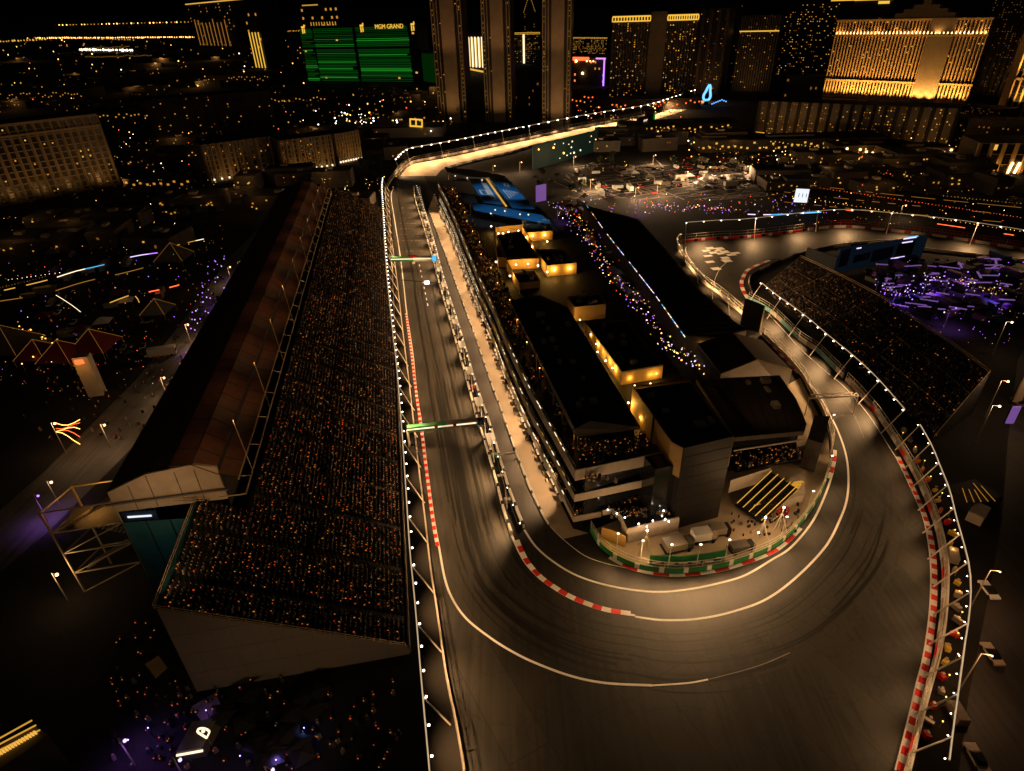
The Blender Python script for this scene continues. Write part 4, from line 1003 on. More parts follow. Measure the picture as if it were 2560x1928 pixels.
sq = [(1198, 475), (1214, 476), (1222, 488), (1206, 486)]; b = MB()
for a_, c_ in zip(sq, sq[1:]+sq[:1]): b.bar(G(*a_, 20.1), G(*c_, 20.1), .8, .06)
b.build('white_mark', 'white', bl)
b = MB()
for k in range(5): b.bar(G(1257+k*7, 474+k*1.2, 20.1), G(1275+k*5, 496-k*3, 20.1), .45, .06)
for a_, c_ in (((1260, 458), (1268, 459)), ((1268, 459), (1274, 468)), ((1260, 458), (1262, 464)), ((1262, 464), (1274, 468)), ((1276, 478), (1292, 482))): b.bar(G(*a_, 20.1), G(*c_, 20.1), .8, .06)
b.build('white_mark', 'white', bl)
for x, y in ((1120, 430), (1175, 510), (1230, 520), (1330, 550), (1260, 445), (1375, 556)):
    c = G(x, y, 19); MB().cyl((c.x, c.y, DK), (c.x, c.y, 19), .25, .2, 6).build('column', 'metal', bl)
for x, y in ((1138, 440), (1168, 445), (1205, 450), (1227, 534), (1238, 525), (1262, 528), (1300, 536), (1321, 537)): MB().ball(G(x, y, 20.4), .4).build('lamp', 'win_white', bl)
for x, y in ((1215, 475), (1290, 485), (1230, 525), (1330, 540)):
    c = G(x, y, 20); lamp(bl, (c.x-4, c.y-14, 52), 22000, (.75, .88, 1), 'SPOT', .6, c, 48, .8)  # unseen overhead spots added to brighten the blue panels
pur = thing('glowing_banner', 'pale purple glowing banner standing beyond the blue canopies', 'panel', G(1350, 510))
a = G(1340, 510); b = G(1365, 505); MB().wall([a, b], 1, 11, .4).build('panel', 'purple_soft', pur)

# ================================================================ HAIRPIN PLAZA
def prismpx(name, label, P, z0, z1, m, cat_, par=None, mt=None):
    Q = [Vector((p.x, p.y, 0)) for p in GL(P, z1)]
    o = MB().prism(Q, z0, z1, 0, None if mt is None else 1).build(name, m if isinstance(m, (list, tuple)) else m, par)
    return tag(o, label, cat_) if label else o
pv_ = thing('plaza_pavilion', 'low pavilion with white parapet and dark roof deck beside the pit building', 'pavilion', G(1600, 1340))
Q = [Vector((p.x, p.y, 0)) for p in GL([(1507, 1276), (1530, 1272), (1552, 1290), (1568, 1322), (1697, 1292)], 5.)]
MB().wall(Q, 3.6, 5.0, .35).build('parapet', 'fascia', pv_)
MB().wall([q_+Vector((.5, .9, 0)) for q_ in Q[2:]], 0, 3.6, .3).build('wall', 'concrete', pv_)
MB().prism([q_+Vector((.3, .5, 0)) for q_ in Q]+[Vector((Q[-1].x, Q[-1].y+6, 0)), Vector((Q[0].x, Q[0].y+5, 0))], 3.4, 3.7).build('roof_deck', 'dark', pv_)
MB().wall([Vector((p.x, p.y, 0)) for p in GL([(1503, 1345), (1530, 1352), (1562, 1368)])], 0, 3.2, .3).build('amber_wall', 'yellow_wall', pv_)
for x, y in ((1520, 1275), (1542, 1284), (1562, 1294), (1597, 1310), (1617, 1317), (1672, 1304), (1663, 1298), (1655, 1290), (1659, 1277), (1632, 1302)): MB().ball(G(x, y, 5.3), .17).build('lamp', 'lamp', pv_)
for x, y in ((1530, 1330), (1600, 1370), (1690, 1340)):
    c = G(x, y, 3); lamp(pv_, c+Vector((0, -3, 1.5)), 260, YEL if x < 1560 else WARM, 'POINT', .4)
sp = []
for k in range(150):
    u = R(); p = G(1530+u*160, 1290-u*10+R()*20, 3.7); sp.append((p.x, p.y+1.5, 3.7, U(0, 6)))
crowd('pavilion_crowd', 'guests on the dark roof deck of the low plaza pavilion', sp, pl=.3, red=.05, sit=1.3)
hd = thing('green_hoarding', 'green hoarding with white lettering strips inside the hairpin barrier', 'hoarding', G(1700, 1415))
P = [Vector((p.x, p.y, 0)) for p in GL([(1622, 1414), (1700, 1416), (1765, 1409), (1812, 1400)])]
MB().wall(P, 0, 3., .3).build('panel', 'green', hd)
for k in range(6): b = MB(); a = P[0].lerp(P[-1], k/6+.02)+Vector((0, -.9-(.9 if 0 < k < 5 else .2), 2.)); c = P[0].lerp(P[-1], k/6+.13)+Vector((0, -.9-(.9 if 0 < k < 5 else .2), 2.)); b.bar(a, c, .12, .3); b.build('white_strip', 'white', hd)
# stair with yellow edges, wedge walls, terraces
st = thing('plaza_stair', 'broad black stair with yellow edged flights rising to the lounge deck', 'stairs', G(1870, 1260))
a0 = G(1842, 1262, 1.); a1 = G(1929, 1180, 5.8); sd = (a1-a0); s2 = Vector((sd.x, sd.y, 0)).normalized(); sn = Vector((s2.y, -s2.x, 0))
b = MB(); b.bar(a0, a1, 1, .2); 
fl = MB()
for k in range(22):
    p = a0.lerp(a1, k/22.); c = p+sn*3.4; fl.box((c.x, c.y, p.z), (.75, 7.5, .3), math.atan2(s2.y, s2.x))
fl.build('steps', 'dark', st)
e = MB()
for k in range(5):
    o_ = sn*(k*1.7); e.bar(a0+o_+Vector((0, 0, .5)), a1+o_+Vector((0, 0, .5)), .16)
e.build('stair_edge', 'line_yellow', st)
tag(MB().wall([Vector((p.x, p.y, 0)) for p in GL([(1826, 1202), (1926, 1171)], 5.4)], 1.8, 5.4, .3).build('wedge_wall', 'fascia'), 'pale wedge shaped wall between the dark tower and the black stair', 'wall')
prismpx('lounge_terrace', 'pale walled terrace with a lattice floor right of the black stair', [(1885, 1262), (1932, 1236), (1978, 1192), (2012, 1178), (2012, 1236), (1960, 1252)], 0, 2.6, ['fascia', 'concrete'], 'terrace', mt=1)
b = MB()
for k in range(6): b.bar(G(1955+k*7, 1240-k*2, 2.75), G(1985+k*4, 1206-k*1, 2.75), .12)
for k in range(6): b.bar(G(1955+k*6, 1240-k*7, 2.75), G(1980+k*6, 1240-k*7, 2.75), .12)
tag(b.build('lattice', 'line_yellow'), 'glowing lattice set in the pale terrace right of the black stair', 'lattice')
for nm, lab, x, y, w_, l_, h_, c1, c2, rz in (
  ('box_truck', 'white box truck parked behind the green hoarding', 1755, 1350, 2.5, 5.5, 2.6, 'concrete', 'white', 1.1),
  ('box_truck', 'grey truck with a mesh load beside the white box truck', 1795, 1335, 2.5, 4.6, 2.3, 'dark', 'metal', 1.1),
  ('generator', 'brown ribbed generator left of the white box truck', 1690, 1372, 3., 6.5, 2.2, 'concrete_dark', 'metal', 1.25),
  ('flatbed_truck', 'dark flatbed truck close to the end of the green hoarding', 1850, 1375, 2.2, 5.5, 1.6, 'dark', 'concrete_dark', 1.2)):
    c = G(x, y); t = thing(nm, lab, nm.replace('_', ' '), c)
    u = Vector((math.cos(rz-1.2), math.sin(rz-1.2)*.6+.2, 0)).normalized(); rr_ = math.atan2(u.y, u.x)
    MB().box((c.x, c.y, .6), (l_, w_, .3), rr_, base=True).build('chassis', 'dark', t)
    cc = c-u*(l_*.08); MB().box((cc.x, cc.y, .9), (l_*.72, w_, h_-.6), rr_, base=True).build('cargo_box', c2, t)
    cc = c+u*(l_*.42); MB().box((cc.x, cc.y, .8), (l_*.2, w_*.9, h_*.6), rr_, base=True).build('cab', c1, t)
    for f_ in (-.35, .35):
        for g_ in (-.5, .5):
            p = c+u*(l_*f_)+Vector((-u.y, u.x, 0))*(w_*g_); v_ = Vector((-u.y, u.x, 0))*.15
            MB().cyl(p-v_+Vector((0, 0, .45)), p+v_+Vector((0, 0, .45)), .45, .45, 10).build('wheel', 'dark_hole', t)
rg_ = thing('ring_sculpture', 'red ring standing on the tan plaza floor', 'sculpture', G(1955, 1290))
c = G(1955, 1290); b = MB(); 
for k in range(20):
    a1_, a2_ = 2*math.pi*k/20, 2*math.pi*(k+1)/20; b.bar((c.x+1.2*math.cos(a1_), c.y, 1.5+1.2*math.sin(a1_)), (c.x+1.2*math.cos(a2_), c.y, 1.5+1.2*math.sin(a2_)), .3)
b.build('ring', 'red', rg_); MB().box((c.x, c.y, .15), (2.4, 1.6, .3)).build('plinth', 'dark', rg_)
for k, (x, y, lab) in enumerate(((1946, 1320, 'white mast with crossed arms right of the stair on the plaza'), (1901, 1345, 'white mast with crossed arms nearer the green hoarding'), (1612, 1378, 'yellow lattice mast beside the low pavilion'))):
    c = G(x, y); t = thing('camera_mast', lab, 'mast', c); m_ = 'scaffold' if k == 2 else 'metal_white'
    MB().cyl(c, c+Vector((0, 0, 6)), .14, .1, 6).build('post', m_, t); b = MB()
    for q_ in range(4): a_ = q_*math.pi/2+.6; b.bar(c+Vector((0, 0, 4.6)), c+Vector((2.2*math.cos(a_), 2.2*math.sin(a_), 0)), .12)
    b.build('stay', m_, t); MB().ball(c+Vector((0, 0, 6.1)), .25).build('lamp', 'lamp', t)
    lamp(t, c+Vector((0, -.5, 6.6)), 900, WARM, 'POINT', .4)
for x, y, e_ in ((1860, 1300, 500), (1990, 1330, 700), (1925, 1250, 300), (2050, 1180, 500)):
    c = G(x, y, 9); lamp(None, c, e_*1.6, WARM, 'SPOT', .5, (c.x, c.y, 0), 130, .8, name='plaza_fill')  # added fill spots over the plaza, no fixtures
sp = []
for k in range(60):
    p = G(U(1820, 2000), U(1260, 1340)); sp.append((p.x, p.y, 0.01, U(0, 6)))
crowd('plaza_crowd', 'people strolling on the tan hairpin plaza', sp, pl=.1)
for x, y, tx, ty, e_ in ((1540, 1392, 1450, 1500, 6500), (1600, 1410, 1540, 1560, 10000), (1670, 1420, 1650, 1600, 17000), (1740, 1420, 1750, 1600, 21000), (1810, 1408, 1840, 1585, 17000), (1880, 1390, 1930, 1540, 13000), (1950, 1350, 2010, 1470, 10000), (2015, 1285, 2100, 1370, 7500), (2062, 1195, 2150, 1280, 6000), (2068, 1090, 2160, 1140, 5000)):
    f0 = G(x, y); t = thing('flood_mast', 'white flood mast behind the green hairpin barrier', 'light mast', f0, 'flood masts inside the hairpin barrier')
    MB().cyl(f0, f0+Vector((0, 0, 7)), .12, .09, 6).build('pole', 'metal_white', t); MB().box((f0.x, f0.y-.3, 7.1), (.45, .2, .22)).build('lamp_head', 'lamp_small', t)
    lamp(t, f0+Vector((0, -.7, 7)), e_*.85, WARM, 'SPOT', .8, G(tx, ty), 110, 1)
# paddock alley between the terrace and the long roof: tents, cars and signs
random.seed(11)
VEH = {}
def car(kind, label, group, x, y, rz, col, z=0., sc_=1.):
    key = (kind, col)
    c = G(x, y, z)
    if key not in VEH:
        t = thing({'car': 'parked_car', 'van': 'parked_van', 'tent': 'tent', 'truck': 'parked_truck'}[kind], label, kind, (0, 0, 0), group)
        if kind == 'tent':
            MB().add([(-3, -3, 2.4), (3, -3, 2.4), (3, 3, 2.4), (-3, 3, 2.4), (0, 0, 4.2)], [(0, 1, 4), (1, 2, 4), (2, 3, 4), (3, 0, 4), (3, 2, 1, 0)]).build('canopy', col, t)
            for i in (-1, 1):
                for j in (-1, 1): MB().cyl((i*2.9, j*2.9, 0), (i*2.9, j*2.9, 2.4), .08, .08, 5).build('pole', 'metal', t)
        else:
            l_, w_, h_ = {'car': (4.5, 1.8, .8), 'van': (5.6, 2., 2.1), 'truck': (9, 2.5, 3.2)}[kind]
            bm_ = MB(); bm_.box((0, 0, .35), (l_, w_, h_-.35), base=True); bm_.build('body', col, t)
            if kind == 'car':
                MB().add([(-1.3, -.8, .8), (1., -.8, .8), (1., .8, .8), (-1.3, .8, .8), (-.9, -.65, 1.4), (.4, -.65, 1.4), (.4, .65, 1.4), (-.9, .65, 1.4)], [(4, 5, 6, 7), (0, 1, 5, 4), (1, 2, 6, 5), (2, 3, 7, 6), (3, 0, 4, 7)]).build('cabin', 'glass_dark', t)
            else: MB().box((l_/2-.1, 0, h_*.6), (.4, w_*.9, h_*.35)).build('windscreen', 'glass_dark', t)
            for i in (-.33, .33):
                for j in (-1, 1): MB().cyl((l_*i, j*w_/2-.1, .35), (l_*i, j*w_/2+.1, .35), .35, .35, 8).build('wheel', 'dark_hole', t)
        t.location = (c.x, c.y, z); t.rotation_euler = (0, 0, rz); VEH[key] = t; return t
    return copy_tree(VEH[key], (c.x, c.y, z), rz, label, group)
# ================================================================ CASINOS AND TOWERS
def hotel(label, xa, ya, xb, yb, ytop, depth, wall='tower_black', ribs=0, rib_m=None, rows=12, cols=10, lit=.3, wm='win_dim', nmax=60, win=(.35, .3), edge=None, crown=None, bays=None, name='hotel_tower', cat_='hotel', h=None, roofm='roof_black', bands=0, band_m=None, lwin=None, wfrac=(.04, .98), darkwin=False):
    A = G(xa, ya); B = G(xb, yb)
    if h is None: h = Hz((xa+xb)/2, (ya+yb)/2, ytop)
    d = B-A; L = d.length; u = d.normalized(); n = Vector((-u.y, u.x, 0))
    if n.y < 0: n = -n
    t = thing(name, label, cat_, A)
    MB().prism([A, B, B+n*depth, A+n*depth], 0, h, 0, 1).build('wall', [wall, roofm], t)
    f = -n
    def pt(s, z, o=0.): return A+u*(s*L)+f*o+Vector((0, 0, z*h))
    if ribs:
        b = MB(); w_ = L/ribs
        for k in range(ribs+1): p = A+u*(L*k/ribs); b.bar(p+f*.5+Vector((0, 0, 0)), p+f*.5+Vector((0, 0, h)), w_*.32, 1.2)
        b.build('pilaster', rib_m or wall, t)
    if bands:
        b = MB()
        for k in range(1, bands+1): z = h*k/bands; b.bar(pt(0, k/bands, .4)-Vector((0, 0, .4)), pt(1, k/bands, .4)-Vector((0, 0, .4)), .9, h*.012)
        b.build('floor_band', band_m or wall, t)
    ww, wh = L/cols*win[0], h/rows*win[1]
    cells = [(i, j) for i in range(cols) for j in range(rows)]; random.shuffle(cells)
    if darkwin:
        b = MB()
        for i, j in cells:
            c = pt((i+.5)/cols, wfrac[0]+(wfrac[1]-wfrac[0])*(j+.5)/rows, .12)
            a = u*(ww*.62); z_ = Vector((0, 0, wh*.75)); b.add([c-a-z_, c+a-z_, c+a+z_, c-a+z_], [(0, 1, 2, 3)])
        b.build('dark_windows', 'window_dark', t)['kind'] = 'stuff'
    if lwin: ww, wh = L/cols*lwin[0], h/rows*lwin[1]
    n_l = int(len(cells)*lit); w0 = None; rest = MB(); wms = wm if isinstance(wm, (list, tuple)) else [wm]
    tmpl = {}
    for k, (i, j) in enumerate(cells[:n_l]):
        c = pt((i+.5)/cols, wfrac[0]+(wfrac[1]-wfrac[0])*(j+.5)/rows, .3)
        a = u*(ww/2); z_ = Vector((0, 0, wh/2)); m_ = k % len(wms)
        if k < nmax:
            if m_ not in tmpl:
                tmpl[m_] = MB().add([c-a-z_, c+a-z_, c+a+z_, c-a+z_], [(0, 1, 2, 3)]).build('window', wms[m_], t, loc=c)
            else: cp(tmpl[m_], c, t)
        else: rest.add([c-a-z_, c+a-z_, c+a+z_, c-a+z_], [(0, 1, 2, 3)], m_)
    if rest.f: rest.build('windows', wms, t)['kind'] = 'stuff'
    if h > 80 and wall.startswith('tower') and A.y < 1000 and (A.x > 60): lamp(t, pt(.5, .05, 45), 16000, (1, .5, .16), 'SPOT', 1, pt(.5, .45, 0), 120, 1)  # added fill spot so the walls of tall towers show
    if edge:
        b = MB()
        for s in (0, 1): b.bar(pt(s, 0, .5), pt(s, 1, .5), max(.5, L*.01))
        b.build('edge_strip', edge, t)
    if crown:
        b = MB(); b.bar(pt(0, 1, .8), pt(1, 1, .8), 1.2, h*.018); b.bar(pt(0, .955, .8), pt(1, .955, .8), 1, h*.012)
        for k in range(18): b.bar(pt(k/17, .955, .8), pt(k/17, 1, .8), L*.012)
        b.build('crown_light', crown, t)
    return t, A, B, u, n, h, pt
# the bright gold hotel
t, A, B, u, n, h, pt = hotel('broad bright gold hotel with flaming cornice lights on the right skyline', 2056, 242, 2412, 262, 46, 30, wall='gold', ribs=44, rib_m='gold', rows=26, cols=44, lit=.06, wm='win_yellow', darkwin=True, win=(.42, .6), roofm='gold', lwin=(.35, .35))
b = MB(); b.bar(pt(-.01, .235, 1.), pt(1.01, .235, 1.), 2.2, 1.8); b.bar(pt(-.01, .80, 1.2), pt(1.01, .80, 1.2), 2.6, 1.6); b.bar(pt(-.01, .985, 1.), pt(1.01, .985, 1.), 2.4, 2.); b.build('cornice', 'gold', t)
b = MB()
b.prism([pt(.645, 0, 2.4), pt(.80, 0, 2.4), pt(.80, 0, .2), pt(.645, 0, .2)], 0, h, 0); b.build('centre_bay', 'stucco', t)
b = MB(); c = pt(.66, 1); 
for k, (w_, z0, z1) in enumerate(((60, 0, 5), (44, 5, 9), (26, 9, 13), (8, 13, 19))): b.box((c.x, c.y+20, h+z0+(z1-z0)/2), (w_, 16, z1-z0), math.atan2(u.y, u.x))
b.build('roof_pavilion', 'gold', t)
for k in range(15):
    s = (k+.5)/15; p = pt(s, 0, 9.); lamp(t, p+Vector((0, 0, 1.)), 60000 if s > .1 else 30000, (1, .50, .12), 'SPOT', 1., pt(s, .35, 0), 95, .7)
    if k % 2 == 0: p = pt(s, .815, 5.); lamp(t, p, 5200, (1, .50, .14), 'SPOT', .6, pt(s, .96, 0), 120, .8)
cm = None
for k in range(40):
    p = pt((k+.5)/40, .822, 2.2)
    if cm is None: b = MB(); b.cyl(p, p+Vector((0, 0, 2.6)), .75, .1, 5); cm = b.build('cornice_lamp', 'street_glow', t, loc=p)
    else: cp(cm, p, t)
# green casino
t, A, B, u, n, h, pt = hotel('broad green lit casino hotel with yellow rooftop lettering', 772, 205, 1052, 208, 62, 40, wall='tower_black', rows=10, cols=20, lit=.03, wm='win_yellow', ribs=0)
gs = MB(); g2 = MB(); random.seed(5)
for k in range(31):
    z = .03+k*.0305
    if .60 < z < .64 or z > .955: continue
    for s0_, s1_ in ((.0, .115), (.12, .475), (.495, .94)):
        a_ = s0_+U(0, .008); e_ = s1_-U(0, .01 if R() < .8 else .07)
        (gs if R() < .8 else g2).bar(pt(a_, z, .4), pt(e_, z, .4), .6, h*random.choice((.006, .01, .015, .02)))
gs.build('green_glow_strips', 'green_glow', t); g2.build('bright_green_strips', 'green_glow2', t)  # emissive strips paint the green light falling on the facade
for s, e_ in ((.1, .035), (.3, .02), (.55, .03), (.7, .02), (.9, .03)): pass
text('MGM GRAND', 'rooftop_lettering', 9.5, pt(.79, .955, 2), (math.radians(90), 0, math.atan2(u.y, u.x)), 'lamp_yellow', t, .3)
for s in (.04, .56, .98):
    b = MB(); c = pt(s, .95, 1.5)
    for dx, dz, w_, h_ in ((-2, -3, 2, 8), (2, -3, 2, 7), (0, 3, 6, 3), (3, 5, 2, 4)): p = c+u*dx+Vector((0, 0, dz)); b.box(p, (w_, .6, h_))
    b.build('rooftop_emblem', 'lamp_yellow', t)
o = MB(); A2 = G(1060, 208); B2 = G(1102, 214); o.prism([A2, B2, B2+Vector((0, 60, 0)), A2+Vector((0, 60, 0))], 0, 50); o = o.build('side_wing', 'tower_black', t)
b = MB()
for k in range(22): b.bar((A2.x, A2.y-.6, 4+k*2), (B2.x, B2.y-.6, 4+k*2), .3, .5)
b.build('wing_strips', 'green_glow', t)
# three tall brown towers with chasing lights on their edges
for lab, x0, x1, yb in (('leftmost of the three tall brown towers rising out of the picture', 1100, 1168, 305), ('middle one of the three tall brown towers rising out of the picture', 1216, 1280, 305), ('rightmost of the three tall brown towers rising out of the picture', 1357, 1422, 318)):
    t, A, B, u, n, h, pt = hotel(lab, x0, yb, x1, yb, -260, 26, wall='tower_black', rows=60, cols=9, lit=.05, wm='win_amber', h=190, wfrac=(.02, .9), win=(.3, .25))
    b = MB(); b.prism([pt(.32, 0, 2.5), pt(.78, 0, 2.5), pt(.78, 0, .2), pt(.32, 0, .2)], 0, 188); b.build('centre_bay', 'stucco', t)
    b = MB()
    for s in (0, .1, .2, .9, 1.): b.bar(pt(s, 0, 1), pt(s, .99, 1), 1.0)
    b.build('pilaster', 'stucco', t)
    lm = None
    for s in (.05, .95):
        for k in range(44):
            p = pt(s, .03+k*.022, 1.2)
            if R() < .35: continue
            if lm is None: lm = MB().box(p, (.6, .5, .7)).build('edge_lamp', 'line_yellow', t, loc=p)
            else: cp(lm, p, t)
    for z, s in ((.0, .5), ): 
        lamp(t, pt(.5, 0, 26)+Vector((0, 0, 2)), 22000, (1, .55, .2), 'SPOT', 1, pt(.5, .35, 0), 110, .9)
    lamp(t, pt(.5, .30, 30), 18000, (1, .5, .2), 'SPOT', 1, pt(.5, .75, 0), 110, .9)
# podium of the towers
hotel('low podium building between the tall brown towers', 1285, 272, 1372, 272, 200, 30, wall='stucco_dark', rows=4, cols=8, lit=.2, wm='win_dim', name='podium_building', cat_='building', ribs=5, rib_m='stucco_dark')
# striped neon block and dark spire
t, A, B, u, n, h, pt = hotel('block with bright vertical gold and white neon stripes between the two left towers', 1148, 178, 1222, 182, 80, 40, wall='tower_black', rows=4, cols=4, lit=0, crown=None, name='casino_block', cat_='casino')
b = MB()
for k in range(9): b.bar(pt(.06+k*.11, .12, 1), pt(.06+k*.11, .88, 1), 2.8, 1)
b.build('neon_stripe', ['win_white'], t)
b = MB()
for k in range(9): b.bar(pt(.10+k*.11, .14, 1), pt(.10+k*.11, .86, 1), 1.4, .8)
b.build('neon_stripe', ['lamp_yellow'], t)
b = MB(); b.bar(pt(.1, .1, 1), pt(1., .0, 1), 2, 3); b.build('base_light', 'win_yellow', t)
t, A, B, u, n, h, pt = hotel('slim dark spire tower with dotted lights behind the middle brown tower', 1310, 160, 1340, 160, 30, 25, wall='tower_black', rows=20, cols=4, lit=.3, wm='win_dim', name='spire_tower', cat_='tower')
b = MB(); c = (A+B)/2; b.cyl((c.x, c.y+12, h), (c.x, c.y+12, h+34), 14, .5, 4); b.build('spire', 'tower_black', t)
b = MB()
for k in range(9):
    for s in (-1, 1): p = Vector((c.x+s*13*(1-k/9), c.y-2, h+k*3.7)); b.box(p, (1.2, 1, 1.4))
b.build('spire_lamps', 'line_yellow', t)
# lights between: gold glow block with white bar
t, A, B, u, n, h, pt = hotel('block with a pale vertical light bar and warm mottled walls right of the middle tower', 1278, 160, 1350, 160, 82, 40, wall='stucco_dark', rows=14, cols=16, lit=.45, wm=['win_amber', 'win_dim', 'green_glow'], crown='line_yellow', name='casino_block', cat_='casino')
MB().bar(pt(.46, .02, 2), pt(.46, .95, 2), 4, 1).build('light_bar', 'win_white', t)
t, A, B, u, n, h, pt = hotel('wide distant block with dotted amber chevrons between right tower and the crowned hotel', 1432, 135, 1516, 138, 94, 50, wall='tower_black', rows=10, cols=24, lit=.5, wm=['win_amber', 'win_yellow'], crown='line_yellow', name='casino_block', cat_='casino')
# lit forecourt
t, A, B, u, n, h, pt = hotel('low casino front with an orange lit canopy and a violet corner strip', 1432, 212, 1512, 215, 146, 40, wall='stucco_dark', rows=4, cols=8, lit=.3, wm=['win_amber', 'lamp_red'], name='casino_building', cat_='casino')
b = MB(); b.bar(pt(0, .98, 2), pt(.5, .98, 2), 2, 5); b.build('canopy_light', 'lamp_red', t)
b = MB(); b.bar(pt(.97, 0, 2), pt(.97, 1, 2), 2, 1.5); b.bar(pt(.72, 1, 2), pt(1, 1, 2), 2, 2); b.build('violet_strip', 'lamp_purple', t)
for s, z in ((.12, .9), (.33, .45), (.55, .9), (.45, .9), (.65, .9)): MB().ball(pt(s, z, 3), 2.2 if s < .4 else 1.2).build('lamp', 'street_glow', t)
# crowned hotel with plain centre slab
t, A, B, u, n, h, pt = hotel('hotel with yellow dotted crown bands either side of a plain tan centre slab', 1521, 262, 1722, 262, 36, 30, wall='tower_brown', rows=34, cols=34, lit=.20, wm=['win_amber', 'win_yellow', 'win_dim'], ribs=30, rib_m='tower_black', name='hotel_tower', win=(.5, .35), wfrac=(.08, .92))
b = MB(); b.prism([pt(.455, 0, 2.6), pt(.64, 0, 2.6), pt(.64, 0, .2), pt(.455, 0, .2)], 0, h+3); b.build('centre_slab', 'stucco', t)
b = MB()
for s0_, s1_ in ((.0, .45), (.65, 1.)):
    b.bar(pt(s0_, .985, 1.4), pt(s1_, .985, 1.4), 1, 1.5); b.bar(pt(s0_, .935, 1.4), pt(s1_, .935, 1.4), 1, 1.2)
    for k in range(14): s = s0_+(s1_-s0_)*k/13; b.bar(pt(s, .935, 1.4), pt(s, .98, 1.4), 1., 1.4)
b.build('crown_light', 'lamp_yellow', t)
lamp(t, pt(.55, .02, 30), 22000, (1, .5, .12), 'SPOT', 1, pt(.55, .4, 0), 90, .9)  # added fill spot on the centre slab
# dark towers of the right skyline
hotel('tall dark tower with scattered amber windows right of the crowned hotel', 1718, 235, 1794, 238, -12, 30, rows=34, cols=14, lit=.16, wm=['win_amber', 'win_dim'], wall='tower_black', ribs=4, rib_m='tower_brown', h=100)
hotel('nearly black slab tower left of the brown twin blocks', 1800, 215, 1830, 215, -20, 25, rows=40, cols=5, lit=.06, wm='win_dim', h=105)
t, A, B, u, n, h, pt = hotel('brown twin block with a thin amber line near its top', 1828, 228, 1922, 230, 38, 28, rows=26, cols=16, lit=.12, wm=['win_dim', 'win_amber'], wall='tower_brown', ribs=16, rib_m='tower_black')
b = MB(); b.bar(pt(0, .8, 1), pt(1, .8, 1), 1, 1.2); b.build('glow_line', 'lamp_yellow', t)
hotel('dark tower dotted with many amber windows beside the gold hotel', 1935, 205, 2058, 215, -10, 28, rows=34, cols=24, lit=.20, wm=['win_amber', 'win_yellow', 'win_dim'], wall='tower_black', win=(.4, .28), h=104)
t, A, B, u, n, h, pt = hotel('wide block with a bright yellow roof line behind the gold hotel', 2040, 190, 2185, 195, 24, 30, rows=6, cols=10, lit=.1, wm='win_dim', h=105)
b = MB(); b.bar(pt(0, 1, 1), pt(1, 1, 1), 1.5, 2); b.bar(pt(0, .96, 1), pt(.35, .96, 1), 1.5, 3.5); b.bar(pt(.78, .96, 1), pt(.95, .96, 1), 1.5, 3.5); b.build('roof_light', 'lamp_yellow', t)
hotel('tall dark tower with fine dim windows at the right of the gold hotel', 2412, 235, 2530, 245, -30, 30, rows=44, cols=18, lit=.22, wm='win_dim', wall='tower_black', ribs=9, rib_m='tower_black', win=(.35, .25), h=112)
t, A, B, u, n, h, pt = hotel('dark low block with a plain lit lower wall left of the gold hotel', 1955, 250, 2052, 252, 190, 25, rows=3, cols=8, lit=.2, wm='win_dim', wall='stucco_dark', name='casino_block', cat_='casino')
MB().bar(G(2035, 188)+Vector((0, -20, 12)), G(2035, 188)+Vector((0, -20, 52)), 3).build('light_column', 'lamp_white', t)
# right edge hotel, arcaded
t, A, B, u, n, h, pt = hotel('arcaded amber lit hotel tower cut by the right edge of the picture', 2500, 302, 2640, 306, 90, 30, rows=16, cols=9, lit=.05, wm='win_yellow', wall='gold', ribs=9, rib_m='gold', darkwin=True, win=(.8, .6), h=110)
b = MB(); b.bar(pt(0, .33, 1), pt(1, .33, 1), 2, 2); b.build('cornice', 'gold', t)
for s in (.05, .2, .38): lamp(t, pt(s, .35, 9), 30000, (1, .5, .12), 'SPOT', 1, pt(s, .7, 0), 100, .8)
for s in (.05, .25, .5): lamp(t, pt(s, .0, 12)+Vector((0, 0, 12)), 45000, (1, .5, .12), 'SPOT', 1, pt(s, .4, 0), 100, .8)
t, A, B, u, n, h, pt = hotel('amber lit galleried building with tall arches at the right edge', 2425, 434, 2640, 438, 358, 30, rows=4, cols=9, lit=.1, wm='win_yellow', wall='stucco_dark', ribs=7, rib_m='gold', bands=3, band_m='gold', darkwin=True, win=(.8, .7), name='arcade_building', cat_='building')
for s in (.08, .3, .52, .8): lamp(t, pt(s, .0, 7), 3200, (1, .5, .12), 'SPOT', .8, pt(s, .5, 0), 120, .8)
b = MB()
for s in (.1, .19, .42, .5): b.bar(pt(s, .05, 1.5), pt(s+.02, .4, 1.5), 1.1)
b.build('light_column', 'street_glow', t)
hotel('dim brown block with faint windows below the right edge hotel', 2350, 352, 2560, 372, 300, 25, rows=5, cols=18, lit=.18, wm='win_dim', wall='stucco_dark', name='low_hotel', win=(.3, .3))
# long low dark hotel across the right
t, A, B, u, n, h, pt = hotel('long low dark hotel with hundreds of tiny amber windows before the gold hotel', 1888, 332, 2370, 362, 262, 30, rows=12, cols=70, lit=.26, wm=['win_dim', 'win_amber', 'win_dim', 'win_yellow'], nmax=90, wall='tower_brown', name='low_hotel', ribs=18, rib_m='tower_black', win=(.35, .3))
hotel('dim dotted hotel between the long low hotel and the right edge hotel', 2385, 300, 2490, 315, 268, 25, rows=7, cols=20, lit=.3, wm='win_dim', wall='stucco_dark', name='low_hotel')
for s_ in (.1, .3, .5, .7, .9): lamp(t, pt(s_, .0, 30)+Vector((0, 0, 3)), 9000, (1, .5, .14), 'SPOT', 1, pt(s_, .6, 0), 120, 1)  # added uplights that lighten the long low hotel
